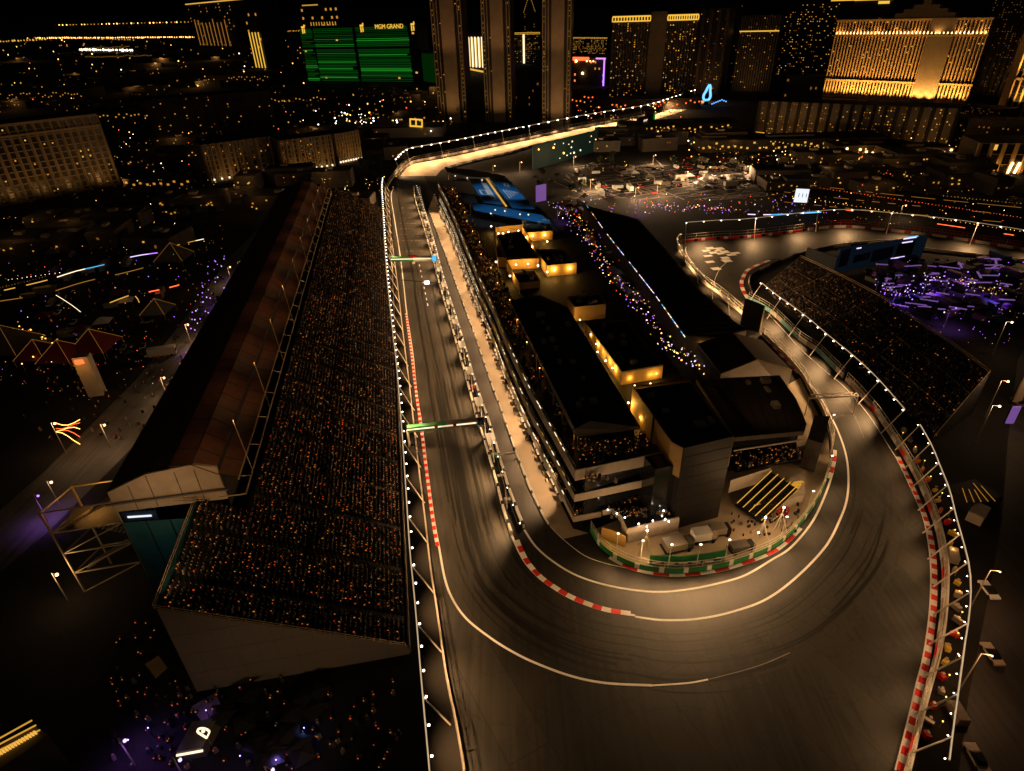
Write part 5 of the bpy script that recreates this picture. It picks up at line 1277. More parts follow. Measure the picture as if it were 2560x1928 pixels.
# far left skyline
t, A, B, u, n, h, pt = hotel('brown hotel tower with glowing vertical gold strips on the left skyline', 492, 118, 602, 122, 6, 60, wall='tower_black', rows=14, cols=14, lit=.2, wm=['win_amber', 'line_amber'], win=(.2, .3))
b = MB()
for k in range(9): s = .12+k*.085; b.bar(pt(s, .05, 1), pt(s, U(.4, .7), 1), 3, 2)
b.build('gold_strip', 'line_amber', t)
b = MB(); b.bar(pt(0, 1, 2), pt(1.3, 1, 2), 3, 4); b.build('roof_light', 'win_yellow', t)
t, A, B, u, n, h, pt = hotel('slim hotel wing with four bright gold strips right of the brown left tower', 638, 172, 672, 174, 2, 60, wall='tower_black', rows=8, cols=4, lit=.2, wm='win_amber')
b = MB()
for k in range(4): b.bar(pt(.15+k*.22, .02, 1), pt(.15+k*.22, .55, 1), 2., 2)
b.build('gold_strip', 'lamp_yellow', t)
t, A, B, u, n, h, pt = hotel('gold striped hotel peeping over the left end of the green casino', 765, 118, 860, 118, 12, 60, wall='tower_black', rows=5, cols=8, lit=.5, wm='win_amber')
b = MB()
for k in range(10): b.bar(pt(.25+k*.07, .05, 1), pt(.25+k*.07, .6, 1), 3, 2)
b.bar(pt(.1, 1, 1), pt(.5, 1, 1), 3, 4); b.build('gold_strip', 'line_yellow', t)
# near left hotel
t, A, B, u, n, h, pt = hotel('large tan hotel with ribbed balconies at the left edge of the picture', -60, 530, 300, 462, 300, 35, wall='stucco', rows=12, cols=18, lit=.14, wm=['win_yellow', 'win_amber'], ribs=18, rib_m='stucco', bands=12, band_m='stucco', darkwin=True, win=(.66, .68), h=48, lwin=(.18, .22))
b = MB(); b.bar(pt(0, .86, 1), pt(1, .86, 1), 1.6, 1.4); b.bar(pt(0, 1, 1), pt(1, 1, 1), 1.8, 1.6); b.build('cornice', 'stucco', t)
for s in (.08, .3, .5, .7, .93): lamp(t, pt(s, .0, 24)+Vector((0, 0, 2)), 5200 if s < .9 else 9000, (1, .5, .14), 'SPOT', 1, pt(s, .6, 0), 110, .9)
hotel('very dim dark hotel with sparse amber windows left of centre', 395, 352, 690, 322, 238, 35, wall='stucco_dark', rows=14, cols=34, lit=.10, wm=['win_dim', 'win_amber'], ribs=12, rib_m='stucco_dark')
for lab, a in (('left one of the amber lit apartment blocks above the big grandstand', (528, 458, 690, 432, 352)), ('brightest amber lit apartment block above the big grandstand', (715, 436, 838, 418, 344)), ('small amber patterned block right of the lit apartment blocks', (848, 412, 905, 400, 330))):
    t, A, B, u, n, h, pt = hotel(lab, *a, 22, wall='stucco', rows=7, cols=16, lit=.30, wm=['win_amber', 'win_dim', 'win_dim'], ribs=9, rib_m='stucco', darkwin=True, win=(.5, .5), name='apartment_block', cat_='apartments', lwin=(.28, .3))
    for s in (.25, .75): lamp(t, pt(s, .0, 12)+Vector((0, 0, 1)), 2800, (1, .5, .12), 'SPOT', .6, pt(s, .5, 0), 120, .9)
    b = MB()
    for k in range(9): b.ball(pt((k+.5)/9, .08, 1), .8)
    b.build('porch_lamps', 'win_white', t)
random.seed(21)
# low buildings in the middle distance
def low(label, x, y, w, d, h, m='stucco_dark', lit=.25, wm='win_dim'):
    A = G(x, y); t = thing('low_building', label, 'building', A)
    MB().prism([(A.x-w/2, A.y), (A.x+w/2, A.y-w*.05), (A.x+w/2, A.y+d), (A.x-w/2, A.y+d)], 0, h, 0, 1).build('wall', [m, 'roof_black'], t)
    k0 = None; n = max(3, int(w/5))
    for i in range(n):
        if R() < lit*2:
            p = Vector((A.x-w/2+w*(i+.5)/n, A.y-.3-w*.05*(i+.5)/n, h*U(.3, .8)))
            if k0 is None: k0 = MB().box(p, (1.6, .2, 1.3)).build('window', wm, t, loc=p)
            else: cp(k0, p, t)
    b = MB(); b.box((A.x, A.y+d*.4, h+.8), (w*.25, d*.3, 1.6)); b.build('roof_unit', 'concrete_dark', t)
LOWS = [('red lit rooftop building with slanting light strips below the green casino', 740, 262, 90, 40, 12, 'stucco_dark', .9, 'win_amber'),
 ('long pale low shed behind the white car lamps left of the brown towers', 945, 345, 130, 30, 9, 'concrete', .1, 'win_dim'),
 ('curved roof hall between the dim hotel and the red lit rooftops', 600, 210, 120, 60, 16, 'stucco_dark', .5, 'win_amber'),
 ('dark flat hall left of the uphill street', 880, 375, 60, 30, 9, 'stucco_dark', .2, 'win_dim'),
 ('low block with a yellow rectangular light frame left of the brown towers', 1040, 312, 55, 30, 9, 'stucco_dark', .4, 'win_amber'),
 ('low dark block at the foot of the crowned hotel', 1620, 275, 120, 30, 12, 'stucco_dark', .3, 'lamp_red'),
 ('low red dotted casino front left of the crowned hotel', 1475, 262, 90, 30, 14, 'stucco_dark', .9, 'lamp_red'),
 ('brown retail block with amber shopfronts across the boulevard', 1700, 335, 110, 30, 9, 'stucco_dark', .9, 'win_yellow'),
 ('amber lit retail shed in the far parking area', 1980, 375, 150, 25, 9, 'stucco_dark', .9, 'win_yellow'),
 ('small pavilion with glowing orange porch below the long low hotel', 2185, 390, 60, 22, 8, 'stucco', .9, 'street_glow'),
 ('second orange glowing porch right of the small pavilion', 2290, 398, 50, 22, 8, 'stucco', .9, 'street_glow'),
 ('dark round arena block near the left edge of the skyline', 110, 250, 140, 60, 14, 'stucco_dark', .4, 'win_amber'),
 ('flat dark warehouse beyond the left hotel', 330, 300, 120, 50, 10, 'stucco_dark', .4, 'win_amber'),
 ('low dark block in the shadow right of the left hotel', 400, 470, 50, 22, 7, 'stucco_dark', .5, 'win_amber'),
 ('amber dotted convention hall on the far left plain', 300, 145, 260, 60, 12, 'stucco_dark', .95, 'win_amber'),
 ('bright yellow fronted hall far out on the left plain', 270, 122, 260, 60, 12, 'stucco_dark', 1, 'win_yellow')]
for a in LOWS: low(*a)
o = thing('frame_sign', 'yellow rectangular light frame standing left of the brown towers', 'frame', G(1040, 315))
b = MB(); P = [G(1026, 300), G(1055, 302)]; zz = 14
for a_, c_ in (((1025, 298), (1055, 300)), ((1025, 315), (1055, 317)), ((1025, 298), (1026, 315)), ((1055, 300), (1055, 317)), ((1040, 299), (1040, 316))): b.bar(G(*a_, 10), G(*c_, 10), 1.3)
b.build('frame', 'lamp_yellow', o)

random.seed(61)
for (x0, x1, y0, y1, n_, ar) in ((0, 700, 150, 290, 34, 'on the left city plain'), (300, 900, 455, 560, 16, 'beyond the left grandstand roof'), (300, 700, 360, 440, 8, 'right of the left hotel'), (700, 1000, 340, 400, 8, 'below the brown towers'), (1500, 1900, 325, 385, 14, 'between the uphill street and the boulevard'), (1900, 2540, 385, 500, 26, 'in the dark lots on the right'), (20, 420, 560, 640, 12, 'behind the left fan village'), (700, 1120, 225, 300, 12, 'below the green casino')):
    for k in range(n_):
        A = G(U(x0, x1), U(y0, y1)); w = U(14, 45)*(A.y/600)**.5; d = U(12, 25); h = U(4, 11); a_ = U(-.15, .15); m_ = random.choice(['stucco_dark', 'concrete_dark', 'tower_brown'])
        t = thing('low_building', 'flat roofed low building '+ar, 'building', A, 'low buildings '+ar)
        MB().box((A.x, A.y+d/2, 0), (w, d, h), a_, base=True).build('wall', m_, t); MB().box((A.x, A.y+d/2, h), (w*.98, d*.96, .4), a_, base=True).build('roof', random.choice(['concrete_dark', 'roof_brown', 'tower_brown']), t); MB().box((A.x+U(-.2, .2)*w, A.y+d*.5, h+.4), (w*.15, d*.2, 1.4), a_, base=True).build('roof_unit', 'concrete', t)
        wm_ = random.choice(['win_amber', 'win_dim', 'win_yellow']); w0_ = None
        for j in range(random.randrange(2, 7)):
            p = Vector((A.x+U(-.45, .45)*w, A.y-.3, h*U(.3, .8)))
            if w0_ is None: w0_ = MB().box(p, (.9, .3, .7)).build('window', wm_, t, loc=p)
            else: cp(w0_, p, t)
        if k % 3 == 0: lamp(t, (A.x+U(-.5, .5)*w, A.y-5, h+5), U(250, 900)*(A.y/450)**2, (1, .5, .15), 'POINT', .5)  # dim points added to reveal the low buildings, no fixtures
# hills and the city beyond
hill = MB(); n = 60; random.seed(3)
prev = None; rowA = []; rowB = []
for k in range(n+1):
    x = -9000+k*300; hh = 120+60*math.sin(k*.35)+30*math.sin(k*1.1+1)
    if x < -500: hh += 60
    rowA.append(Vector((x, 9000, -.06))); rowB.append(Vector((x, 11800, hh)))
hill.ribbon(rowA, rowB); rowC = [Vector((p.x, 11990, -5)) for p in rowB]; hill.ribbon(rowB, rowC); struct('hills', hill, 'city')
def dots(name, label, pts, sz, mats, rnd=None):
    vs = []; fs = []; ms = []
    for (x, y, z, s, m_) in pts:
        o = len(vs); 
        for dx, dy, dz in ((1, 0, 0), (-1, 0, 0), (0, 1, 0), (0, -1, 0), (0, 0, 1), (0, 0, -1)): vs.append((x+dx*s, y+dy*s, z+dz*s))
        for f in ((0, 2, 4), (2, 1, 4), (1, 3, 4), (3, 0, 4), (2, 0, 5), (1, 2, 5), (3, 1, 5), (0, 3, 5)): fs.append(tuple(i+o for i in f)); ms.append(m_)
    me = bpy.data.meshes.new(name); me.from_pydata(vs, [], fs)
    for k in mats: me.materials.append(M[k])
    me.polygons.foreach_set('material_index', ms); me.update()
    o = bpy.data.objects.new(name, me); C.objects.link(o); return tag(o, label, 'lights', None, 'stuff')
LM = ['win_amber', 'win_yellow', 'lamp_amber', 'lamp_small', 'lamp_red', 'win_dim', 'lamp_purple', 'lamp_white', 'led_blue']
pts = []
def scatter(n, x0, x1, y0, y1, s, w, z=6.):
    for _ in range(n):
        p = G(U(x0, x1), U(y0, y1), z); pts.append((p.x, p.y, p.z, s*U(.6, 1.4)*p.y/900., random.choices(range(len(LM)), w)[0]))
W0 = (6, 4, 3, .6, 1, 8, 0, 0, 0)
def streetrow(x0, y0, x1, y1, n, s, m_, z=8.):
    for k in range(n): p = G(x0+(x1-x0)*k/n+U(-1.5, 1.5), y0+(y1-y0)*k/n+U(-.6, .6), z); pts.append((p.x, p.y, p.z, s*p.y/900.*U(.7, 1.3), m_))
# hillside street rows
for k in range(120):
    x = -8800+k*55+U(-15, 15); f = .9; y = 11200; pts.append((x, 11000, 110+(-x)*.006, 11*U(.7, 1.2), 2 if R() < .5 else 0))
streetrow(-20, 96, 640, 92, 120, .95, 2); streetrow(-20, 90, 340, 100, 50, .8, 1); streetrow(720, 78, 770, 76, 14, .7, 0)
streetrow(200, 124, 335, 126, 26, 1.3, 3); streetrow(0, 104, 120, 98, 16, 1.2, 1)
scatter(60, 0, 760, 96, 140, .8, W0); scatter(95, 0, 760, 140, 240, .75, W0); scatter(80, 0, 520, 240, 330, .65, (5, 3, 3, .6, 3, 8, 0, 0, 0)); scatter(90, 280, 560, 330, 470, .6, (5, 3, 2, 1.5, 1, 8, 0, 0, 0)); 
scatter(120, 660, 1130, 222, 330, .8, (5, 4, 2, 2, 2, 6, 0, .5, 0)); scatter(50, 820, 1010, 280, 315, .9, (1, 1, 1, 4, 0, 2, 0, 3, 0)); scatter(80, 700, 1000, 440, 500, .5, W0)
scatter(90, 1440, 1720, 240, 300, .8, (4, 3, 2, .6, 4, 6, 0, 0, 0)); scatter(160, 1720, 2560, 345, 400, .8, (5, 6, 4, 2, 2, 5, 0, 0, 0)); scatter(110, 1500, 2560, 395, 440, .6, (5, 5, 3, 2, 1, 5, 0, 0, 0))
scatter(150, 1900, 2560, 430, 560, .55, (5, 6, 2, .6, 1, 6, 0, 0, 0)); scatter(120, 0, 560, 470, 640, .4, (6, 4, 2, .8, 1, 8, 0, 0, 0))
streetrow(1640, 318, 2300, 400, 60, .9, 1); streetrow(2050, 470, 2560, 545, 60, .5, 4); streetrow(2040, 500, 2560, 580, 46, .45, 2); streetrow(2360, 490, 2560, 510, 22, .5, 1)
streetrow(0, 720, 120, 690, 16, .4, 1, 4); streetrow(20, 700, 160, 680, 12, .45, 3, 4)
dots('city_lights', 'thousands of tiny amber street and window lights of the city plain beyond the circuit', pts, 1, LM)
# blue lit teardrop and white sphere signs up the street
t = thing('neon_sign', 'tall blue teardrop shaped neon sign at the far end of the uphill street', 'sign', G(1765, 262))
b = MB(); c = G(1765, 262)
sc2 = .5
pr = [(-7, 4), (-9, 9), (-8, 15), (-4, 22), (-1, 30), (3, 36), (6, 30), (6, 22), (8, 14), (8, 8), (5, 3), (-3, 2), (-7, 4)]
for (a_, z0), (c_, z1) in zip(pr, pr[1:]): b.bar((c.x+a_*sc2, c.y, z0*sc2+4), (c.x+c_*sc2, c.y, z1*sc2+4), 2.2)
b.build('neon_tube', 'lamp_blue', t); b = MB(); b.cyl((c.x, c.y+1, 0), (c.x, c.y+1, 6), 3, 2); b.build('base', 'dark', t)
t = thing('neon_sign', 'small cyan dotted sign just right of the blue teardrop sign', 'sign', G(1800, 262)); b = MB()
for k in range(8): c = G(1780+k*5, 250+abs(k-5)*2, 5); b.ball(c, .8)
b.build('neon_tube', 'lamp_blue', t)
bb_ = thing('led_board', 'small white lit board on the dark slope beyond the chicane', 'screen', G(1998, 525))
a = G(1981, 518); b_ = G(2014, 520); MB().wall([a, b_], 3, 10.5, .5).build('screen', 'sphere_white', bb_)
b = MB()
for k in range(3): c = a.lerp(b_, .15+.28*k); b.box((c.x+2, c.y-.5, 7), (2.6, .3, 2.2))
b.build('dark_figure', 'dark', bb_); MB().box(((a.x+b_.x)/2, a.y+.5, 1.5), (1, .5, 3)).build('post', 'dark', bb_)

# video wall and teal hoarding
vw = thing('video_wall', 'long blue tinted video wall between the far straight and the purple car park', 'screen', G(2150, 690))
P = [Vector((p.x, p.y, 0)) for p in GL([(2020, 650), (2075, 690-18), (2160, 655), (2298, 640)])]
P = [Vector((p.x, p.y, 0)) for p in (G(2080, 718), G(2290, 640))]
A_, B_ = G(2083, 686), G(2299, 650)
hL = 11.5
MB().wall([A_, B_], .8, hL, .8).build('screen', 'screen_blue', vw)
b = MB(); u = (B_-A_); u_ = u.normalized(); f_ = Vector((u_.y, -u_.x, 0))
if f_.y > 0: f_ = -f_
for s0_, s1_, z0, z1, m_ in ((.02, .12, 3, 11, 0), (.18, .36, 4, 8, 1), (.38, .62, 3, 9, 0), (.66, .86, 3, 10, 1)):
    a = A_+u*s0_+f_*.5; c = A_+u*s1_+f_*.5; b.add([(a.x, a.y, z0), (c.x, c.y, z0+.6), (c.x, c.y, z1), (a.x, a.y, z1-.6)], [(0, 1, 2, 3)], m_)
b.build('picture', ['navy', 'screen_dark'], vw)
b = MB()
for s0_, s1_, z in ((.18, .23, 10.6), (.70, .85, 11.6), (.7, .82, 9.9), (.62, .78, 3.2)): b.bar(A_+u*s0_+f_*.6+Vector((0, 0, z)), A_+u*s1_+f_*.6+Vector((0, 0, z)), .2, .4)
b.build('lit_lettering', 'led_lilac', vw); MB().bar(A_+u*.72+Vector((0, 0, hL+.2)), A_+u*.88+Vector((0, 0, hL+.2)), .5).build('top_light', 'led_blue', vw)
MB().wall([A_+u*.99, B_+Vector((3, 6, 0))], .5, hL, .8).build('end_panel', 'navy', vw)
a = G(2083, 688); b_ = G(2010, 662); MB().wall([a, b_], .5, 8, .6).build('side_screen', 'navy', vw)
tb = thing('teal_hoarding', 'dark teal hoarding with murky light spots under the uphill street', 'hoarding', G(1400, 430))
A_, B_ = G(1332, 425), G(1492, 378); MB().wall([A_, B_], 0, 17, .8).build('panel', 'screen_teal', tb)
b = MB(); u = B_-A_
for _ in range(16): p = A_+u*U(.05, .98)+Vector((0, -1, U(3, 15))); b.ball(p, U(.35, .9), R() < .3)
b.build('light_spots', ['win_white', 'lamp_amber'], tb)
tb = thing('teal_hoarding', 'small dark hoarding with white numerals beside the uphill street', 'hoarding', G(1610, 332))
A_, B_ = G(1590, 335), G(1632, 322); MB().wall([A_, B_], 0, 14, .8).build('panel', 'dark', tb)
text('FIS', 'numerals', 7, (A_+B_)/2+Vector((0, -1.2, 8)), face_rot(A_, B_), 'win_white', tb)
b = MB(); b.bar(B_+Vector((0, 0, 0)), B_+Vector((0, 0, 13)), 2.2); b.build('green_light', 'green_glow2', tb)

# ================================================================ CAR PARKS, FAN ZONES, STREET LAMPS
random.seed(31)
def street_lamp(label, x, y, h=12, e=6000, col=(1, .6, .3), m='street_glow', group=None, r=.5):
    c = G(x, y); t = thing('street_lamp', label, 'street lamp', c, group)
    MB().cyl(c, c+Vector((0, 0, h)), .14, .09, 6).build('pole', 'metal', t)
    MB().bar(c+Vector((0, 0, h)), c+Vector((1.4, -.5, h+.2)), .12).build('arm', 'metal', t)
    MB().ball(c+Vector((1.4, -.5, h)), r).build('lamp_head', m, t)
    lamp(t, c+Vector((1.4, -.9, h-.6)), e, col, 'POINT', .5)
def ph(x, y, h):  # foot of a pole whose head shows at x, y
    c = G(x, y, h); return c
def lamp_at(label, x, y, h, e, col=(1, .6, .3), m='street_glow', r=.34):
    c = G(x, y, h); g_ = Vector((c.x-1.4, c.y+.5, 0)); t = thing('street_lamp', label, 'street lamp', g_)
    MB().cyl(g_, g_+Vector((0, 0, h)), .14, .09, 6).build('pole', 'metal', t)
    MB().bar(g_+Vector((0, 0, h)), g_+Vector((1.4, -.5, h+.2)), .12).build('arm', 'metal', t)
    MB().ball(c, r).build('lamp_head', m, t)
    if y > 1700 or col[0] < .6: lamp(t, c+Vector((0, -.4, -.8)), e*1.3, col, 'SPOT', .5, (c.x, c.y, 0), 125, .8)
    else: lamp(t, c+Vector((0, -.4, -.8)), e, col, 'POINT', .5)
LAMPS = [('starry street lamp just beyond the blue canopies', 1237, 415, 10, 9000), ('amber street lamp right of the lamp beyond the blue canopies', 1304, 406, 10, 4000),
 ('amber street lamp before the teal hoarding', 1439, 392, 11, 6000), ('bright lamp at the left of the white lit car park', 1482, 449, 12, 14000),
 ('bright lamp low in the middle of the white lit car park', 1596, 469, 12, 12000), ('bright lamp beside the white tent in the car park', 1651, 460, 12, 12000),
 ('bright lamp at the top of the white lit car park', 1639, 388, 12, 9000), ('bright lamp at the right of the white lit car park', 1720, 430, 12, 11000),
 ('lamp at the right end of the long white car park streaks', 1776, 418, 12, 9000), ('lamp standing alone right of the car park', 1870, 416, 12, 7000),
 ('white lamp in the dark lot under the amber retail sheds', 2022, 428, 12, 4000), ('red tipped lamp on the dark slope beyond the far straight', 2265, 514, 14, 1200),
 ('upper bright lamp beside the east road at the right edge', 2530, 806, 12, 3000), ('middle bright lamp beside the east road', 2520, 954, 12, 2600),
 ('lower bright lamp at the near corner of the right grandstand', 2499, 1016, 12, 2200), ('bright floodlight on the dark ground below the scaffold stair', 142, 1437, 8, 2600),
 ('floodlight with orange flag like streaks left of the service road', 137, 1059, 10, 2500), ('white lamp on the service road verge', 261, 1063, 8, 1600),
 ('lamp near the foot of the service road', 128, 1206, 8, 900), ('lamp in the middle of the service road behind the grandstand', 410, 945, 8, 3800),
 ('lamp high on the service road beside the purple tents', 470, 812, 8, 2600), ('lamp near the far end of the service road', 575, 668, 8, 2400)]
for a in LAMPS:
    a = list(a)
    if a[1] > 1200 and a[2] < 520: a[4] *= 2.; a[3] = 7
    elif a[1] < 200: a[4] *= .35
    elif a[1] < 700: a[4] *= .9
    elif a[1] > 2400: a[4] *= .5
    lamp_at(*a)
for k, (x, y, e_, lab) in enumerate(((500, 830, 6200, 'purple spotlight over the middle of the service road'), (560, 720, 4600, 'purple spotlight by the upper service road'), (600, 655, 3200, 'purple spotlight at the top of the service road'), (95, 1240, 1500, 'purple spotlight at the foot of the service road'), (312, 1852, 1300, 'purple star bright lamp on the dark fan zone at the bottom left'), (450, 1900, 300, 'purple lamp at the bottom of the square left of the stage'), (682, 1925, 300, 'purple lamp at the bottom edge of the fan zone'),
   (2330, 700, 3200, 'purple lamp over the middle of the purple car park'), (2250, 735, 2400, 'purple lamp at the left of the purple car park'), (2390, 770, 2400, 'purple lamp at the lower right of the purple car park'), (2420, 680, 2400, 'purple lamp at the upper right of the purple car park'), (2500, 720, 2400, 'purple lamp at the far right of the purple car park'), (1400, 520, 1800, 'purple lamp in the paddock alley beyond the terrace'), (1600, 500, 2600, 'purple lamp beyond the gold lit block'))):
    lamp_at(lab, x, y, 8, e_, (.42, .16, 1), 'lamp_purple' if k < 4 or k > 6 else 'led_lilac', .3)
# white lit car park in the distance
cols = ['white', 'metal', 'concrete', 'dark', 'red', 'blue_dark']
for k in range(110):
    x = U(1440, 1880); y = U(420, 492)+(x-1440)*-.04
    kind = random.choices(['car', 'van', 'truck', 'tent'], (6, 2, 1, 1))[0]; c_ = random.choice(cols) if kind == 'car' else random.choice(['white', 'metal'])
    lb = {'car': 'parked car in the white lit car park', 'van': 'van in the white lit car park', 'truck': 'truck in the white lit car park', 'tent': 'tent in the white lit car park'}[kind]
    car(kind, lb, {'car': 'cars', 'van': 'vans', 'truck': 'trucks', 'tent': 'tents'}[kind]+' in the far white lit car park', x, y, random.choice((.15, 1.7))+U(-.1, .1), c_)
for (x0, x1, y0, y1, n_, lab, grp) in ((2170, 2545, 650, 800, 125, 'in the purple lit car park', 'in the purple car park'), (1370, 1500, 500, 760, 46, 'in the alley by the long roof', 'in the paddock alley'), (1700, 2500, 392, 425, 50, 'in the far dark lots', 'in the far dark lots'), (40, 420, 640, 900, 46, 'in the left fan village', 'in the left fan village')):
    for k in range(n_):
        x = U(x0, x1); y = U(y0, y1)
        if 'alley' in lab: x = 1400+(y-500)*.72+U(-10, 50)
        kind = random.choices(['car', 'van', 'truck', 'tent'], (5, 2, 1.2, .3 if 'purple' in lab else 1.5))[0]; c_ = random.choice(cols) if kind == 'car' else 'metal' if kind != 'tent' else random.choice(['white', 'red_dark', 'concrete_dark'])
        if 'purple' in lab: c_ = random.choice(['dark', 'blue_dark', 'purple', 'concrete_dark'])
        nm_ = {'car': 'parked car ', 'van': 'parked van ', 'truck': 'long truck ', 'tent': 'peaked tent '}[kind]
        car(kind, nm_+lab, {'car': 'cars ', 'van': 'vans ', 'truck': 'trucks ', 'tent': 'tents '}[kind]+grp, x, y, .3+random.choice((0, 1.57))+U(-.1, .1), c_)
def festoon(label, P, n, z, mats, s=.3, name='light_string'):
    q = cat(GL(P, z), 4); L_ = sum((b-a).length for a, b in zip(q, q[1:])); q = resample(q, L_/n/1.6); t = thing(name, label, 'string lights', q[0]); b = MB(); q = [p+Vector((U(-3.5, 3.5), U(-3.5, 3.5), U(-1.5, .5))) for p in q]
    for i, p in enumerate(q): b.ball(p, s*U(.3, 1.), random.randrange(len(mats)))
    b.build('bulbs', mats, t)['kind'] = 'stuff'; b = MB()
    for a, c in zip(q, q[1:]): b.bar(a, c, .04)
    b.build('wire', 'dark', t)
    for p in (q[0], q[-1]): MB().cyl((p.x, p.y, 0), p, .1, .1, 5).build('pole', 'metal', t)
# light strips: long blue to lilac strip across the left fan village
def strip(label, P, z, mats, w=.5, name='led_strip', gap=.2):
    w *= .55; gap = min(.8, gap+.15)
    q = resample(cat(GL(P, z), 6), 4); t = thing(name, label, 'light strip', q[0]); b = MB()
    for i, (a, c) in enumerate(zip(q, q[1:])):
        if R() > gap: b.bar(a, c, w, w, m=min(len(mats)-1, int(len(mats)*i/len(q))))
    b.build('light_strip', mats, t); b = MB()
    for p in q[::6]: b.cyl((p.x, p.y, 0), p, .12, .12, 5)
    b.build('mount', 'dark', t)
strip('long light strip turning from yellow to blue to lilac across the left fan village', [(10, 726), (120, 700), (190, 678), (260, 662), (330, 642), (395, 632)], 5, ['win_yellow', 'win_yellow', 'win_white', 'led_blue', 'led_lilac', 'led_lilac', 'lamp_purple'], .55)
strip('amber dashed light line below the lilac strip in the left fan village', [(0, 753), (110, 735), (210, 705), (320, 680), (410, 655)], 4, ['line_amber', 'line_amber'], .45, gap=.4)
strip('amber and violet dashed line rising to the grandstand roof at the left', [(390, 628), (480, 604), (560, 588), (640, 572)], 5, ['line_yellow', 'win_white', 'lamp_purple'], .5, gap=.45)
strip('yellow lit edge of the dark fan zone hall on the left', [(190, 775), (260, 762), (330, 738), (350, 760)], 5, ['win_white', 'win_yellow', 'win_yellow'], .5, gap=.3)
strip('thin pale diagonal light line on the left fan zone roof', [(140, 738), (175, 760), (208, 785)], 5, ['win_white'], .3, gap=0)
strip('red and orange stage light line of the left fan zone', [(372, 730), (420, 720), (475, 705)], 4, ['lamp_red', 'lamp_amber'], .6, gap=.2)
strip('cyan light line above the far end of the chicane', [(1850, 535), (1920, 537), (2010, 533), (2060, 530)], 4, ['led_lilac', 'led_blue', 'lamp_blue'], .7, gap=.1)
strip('long red beaded light line on the dark slope beyond the far straight', [(2095, 522), (2240, 545), (2400, 568), (2560, 592)], 3, ['lamp_red'], .5, gap=.55)
strip('yellow light line of the boulevard before the long low hotel', [(1890, 330), (2060, 350), (2200, 362), (2380, 372)], 4, ['line_yellow'], 1., gap=.25)
strip('second yellow light line of the boulevard below the orange porches', [(2040, 380), (2160, 395), (2230, 396)], 4, ['line_yellow'], 1., gap=.2)
for (y0, y1) in ((505, 560), (480, 540), (455, 520)): strip('faint amber railing line on the dark slope right of the car park, %s of three' % {505: 'nearest', 480: 'middle', 455: 'farthest'}[y0], [(1960, y0), (2200, (y0+y1)/2-4), (2560, y1)], 3, ['line_amber'], .3, gap=.5)
for a in (('looping string of warm lights over the paddock alley', [(1400, 520), (1450, 545), (1480, 600), (1520, 680), (1560, 760)], 46, ['lamp_amber', 'win_yellow', 'lamp_red']), ('string of violet and white lights over the paddock alley', [(1380, 500), (1440, 570), (1500, 640), (1540, 720), (1640, 800)], 40, ['lamp_purple', 'led_lilac', 'win_white']), ('lights in the tented court between the long roof and the gabled hall', [(1640, 850), (1700, 880), (1740, 900), (1780, 925)], 34, ['win_white', 'lamp_amber', 'led_lilac']), ('scattered lights round the food court by the middle terrace hall', [(1540, 700), (1590, 740), (1620, 790), (1660, 850)], 34, ['win_yellow', 'lamp_amber', 'lamp_purple']), ('string of violet bulbs over the purple car park', [(2200, 700), (2260, 740), (2330, 690), (2420, 720)], 46, ['led_lilac', 'lamp_purple']), ('string of warm bulbs on the right side of the purple car park', [(2400, 690), (2460, 720), (2520, 715)], 20, ['win_white', 'win_yellow']), ('red and violet fairground lights beyond the chicane', [(1620, 505), (1700, 520), (1760, 515), (1830, 525)], 50, ['lamp_red', 'lamp_purple', 'led_lilac', 'lamp_amber']), ('violet string beside the service road tents', [(560, 640), (520, 700), (500, 780), (480, 850)], 26, ['lamp_purple', 'led_lilac']), ('amber string in the village at the far left', [(20, 810), (80, 830), (120, 860), (60, 900)], 24, ['lamp_amber', 'line_yellow'])): festoon(*a[:3], 4, a[3])
# purple light slats (lit awnings) in the purple car park
random.seed(9); aw = None
for k in range(44):
    x = U(2200, 2520); y = U(660, 785)-abs(x-2300)*.1; c = G(x, y, 3.2)
    if aw is None:
        t = thing('lit_awning', 'narrow lilac lit awning in the purple car park', 'awning', (0, 0, 0), 'lilac lit awnings in the purple car park')
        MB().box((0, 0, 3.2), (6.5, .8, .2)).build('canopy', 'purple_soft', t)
        for sx in (-3, 3): MB().cyl((sx, 0, 0), (sx, 0, 3.1), .08, .08, 5).build('pole', 'metal', t)
        aw = t; t.location = (c.x, c.y, 0); t.rotation_euler = (0, 0, -.35)
    else:
        t = copy_tree(aw, (c.x, c.y, 0), -.2+U(-.4, .3)+(1.2 if R() < .15 else 0)); v_ = U(.35, 1.2); t.scale = (v_, 1, 1)
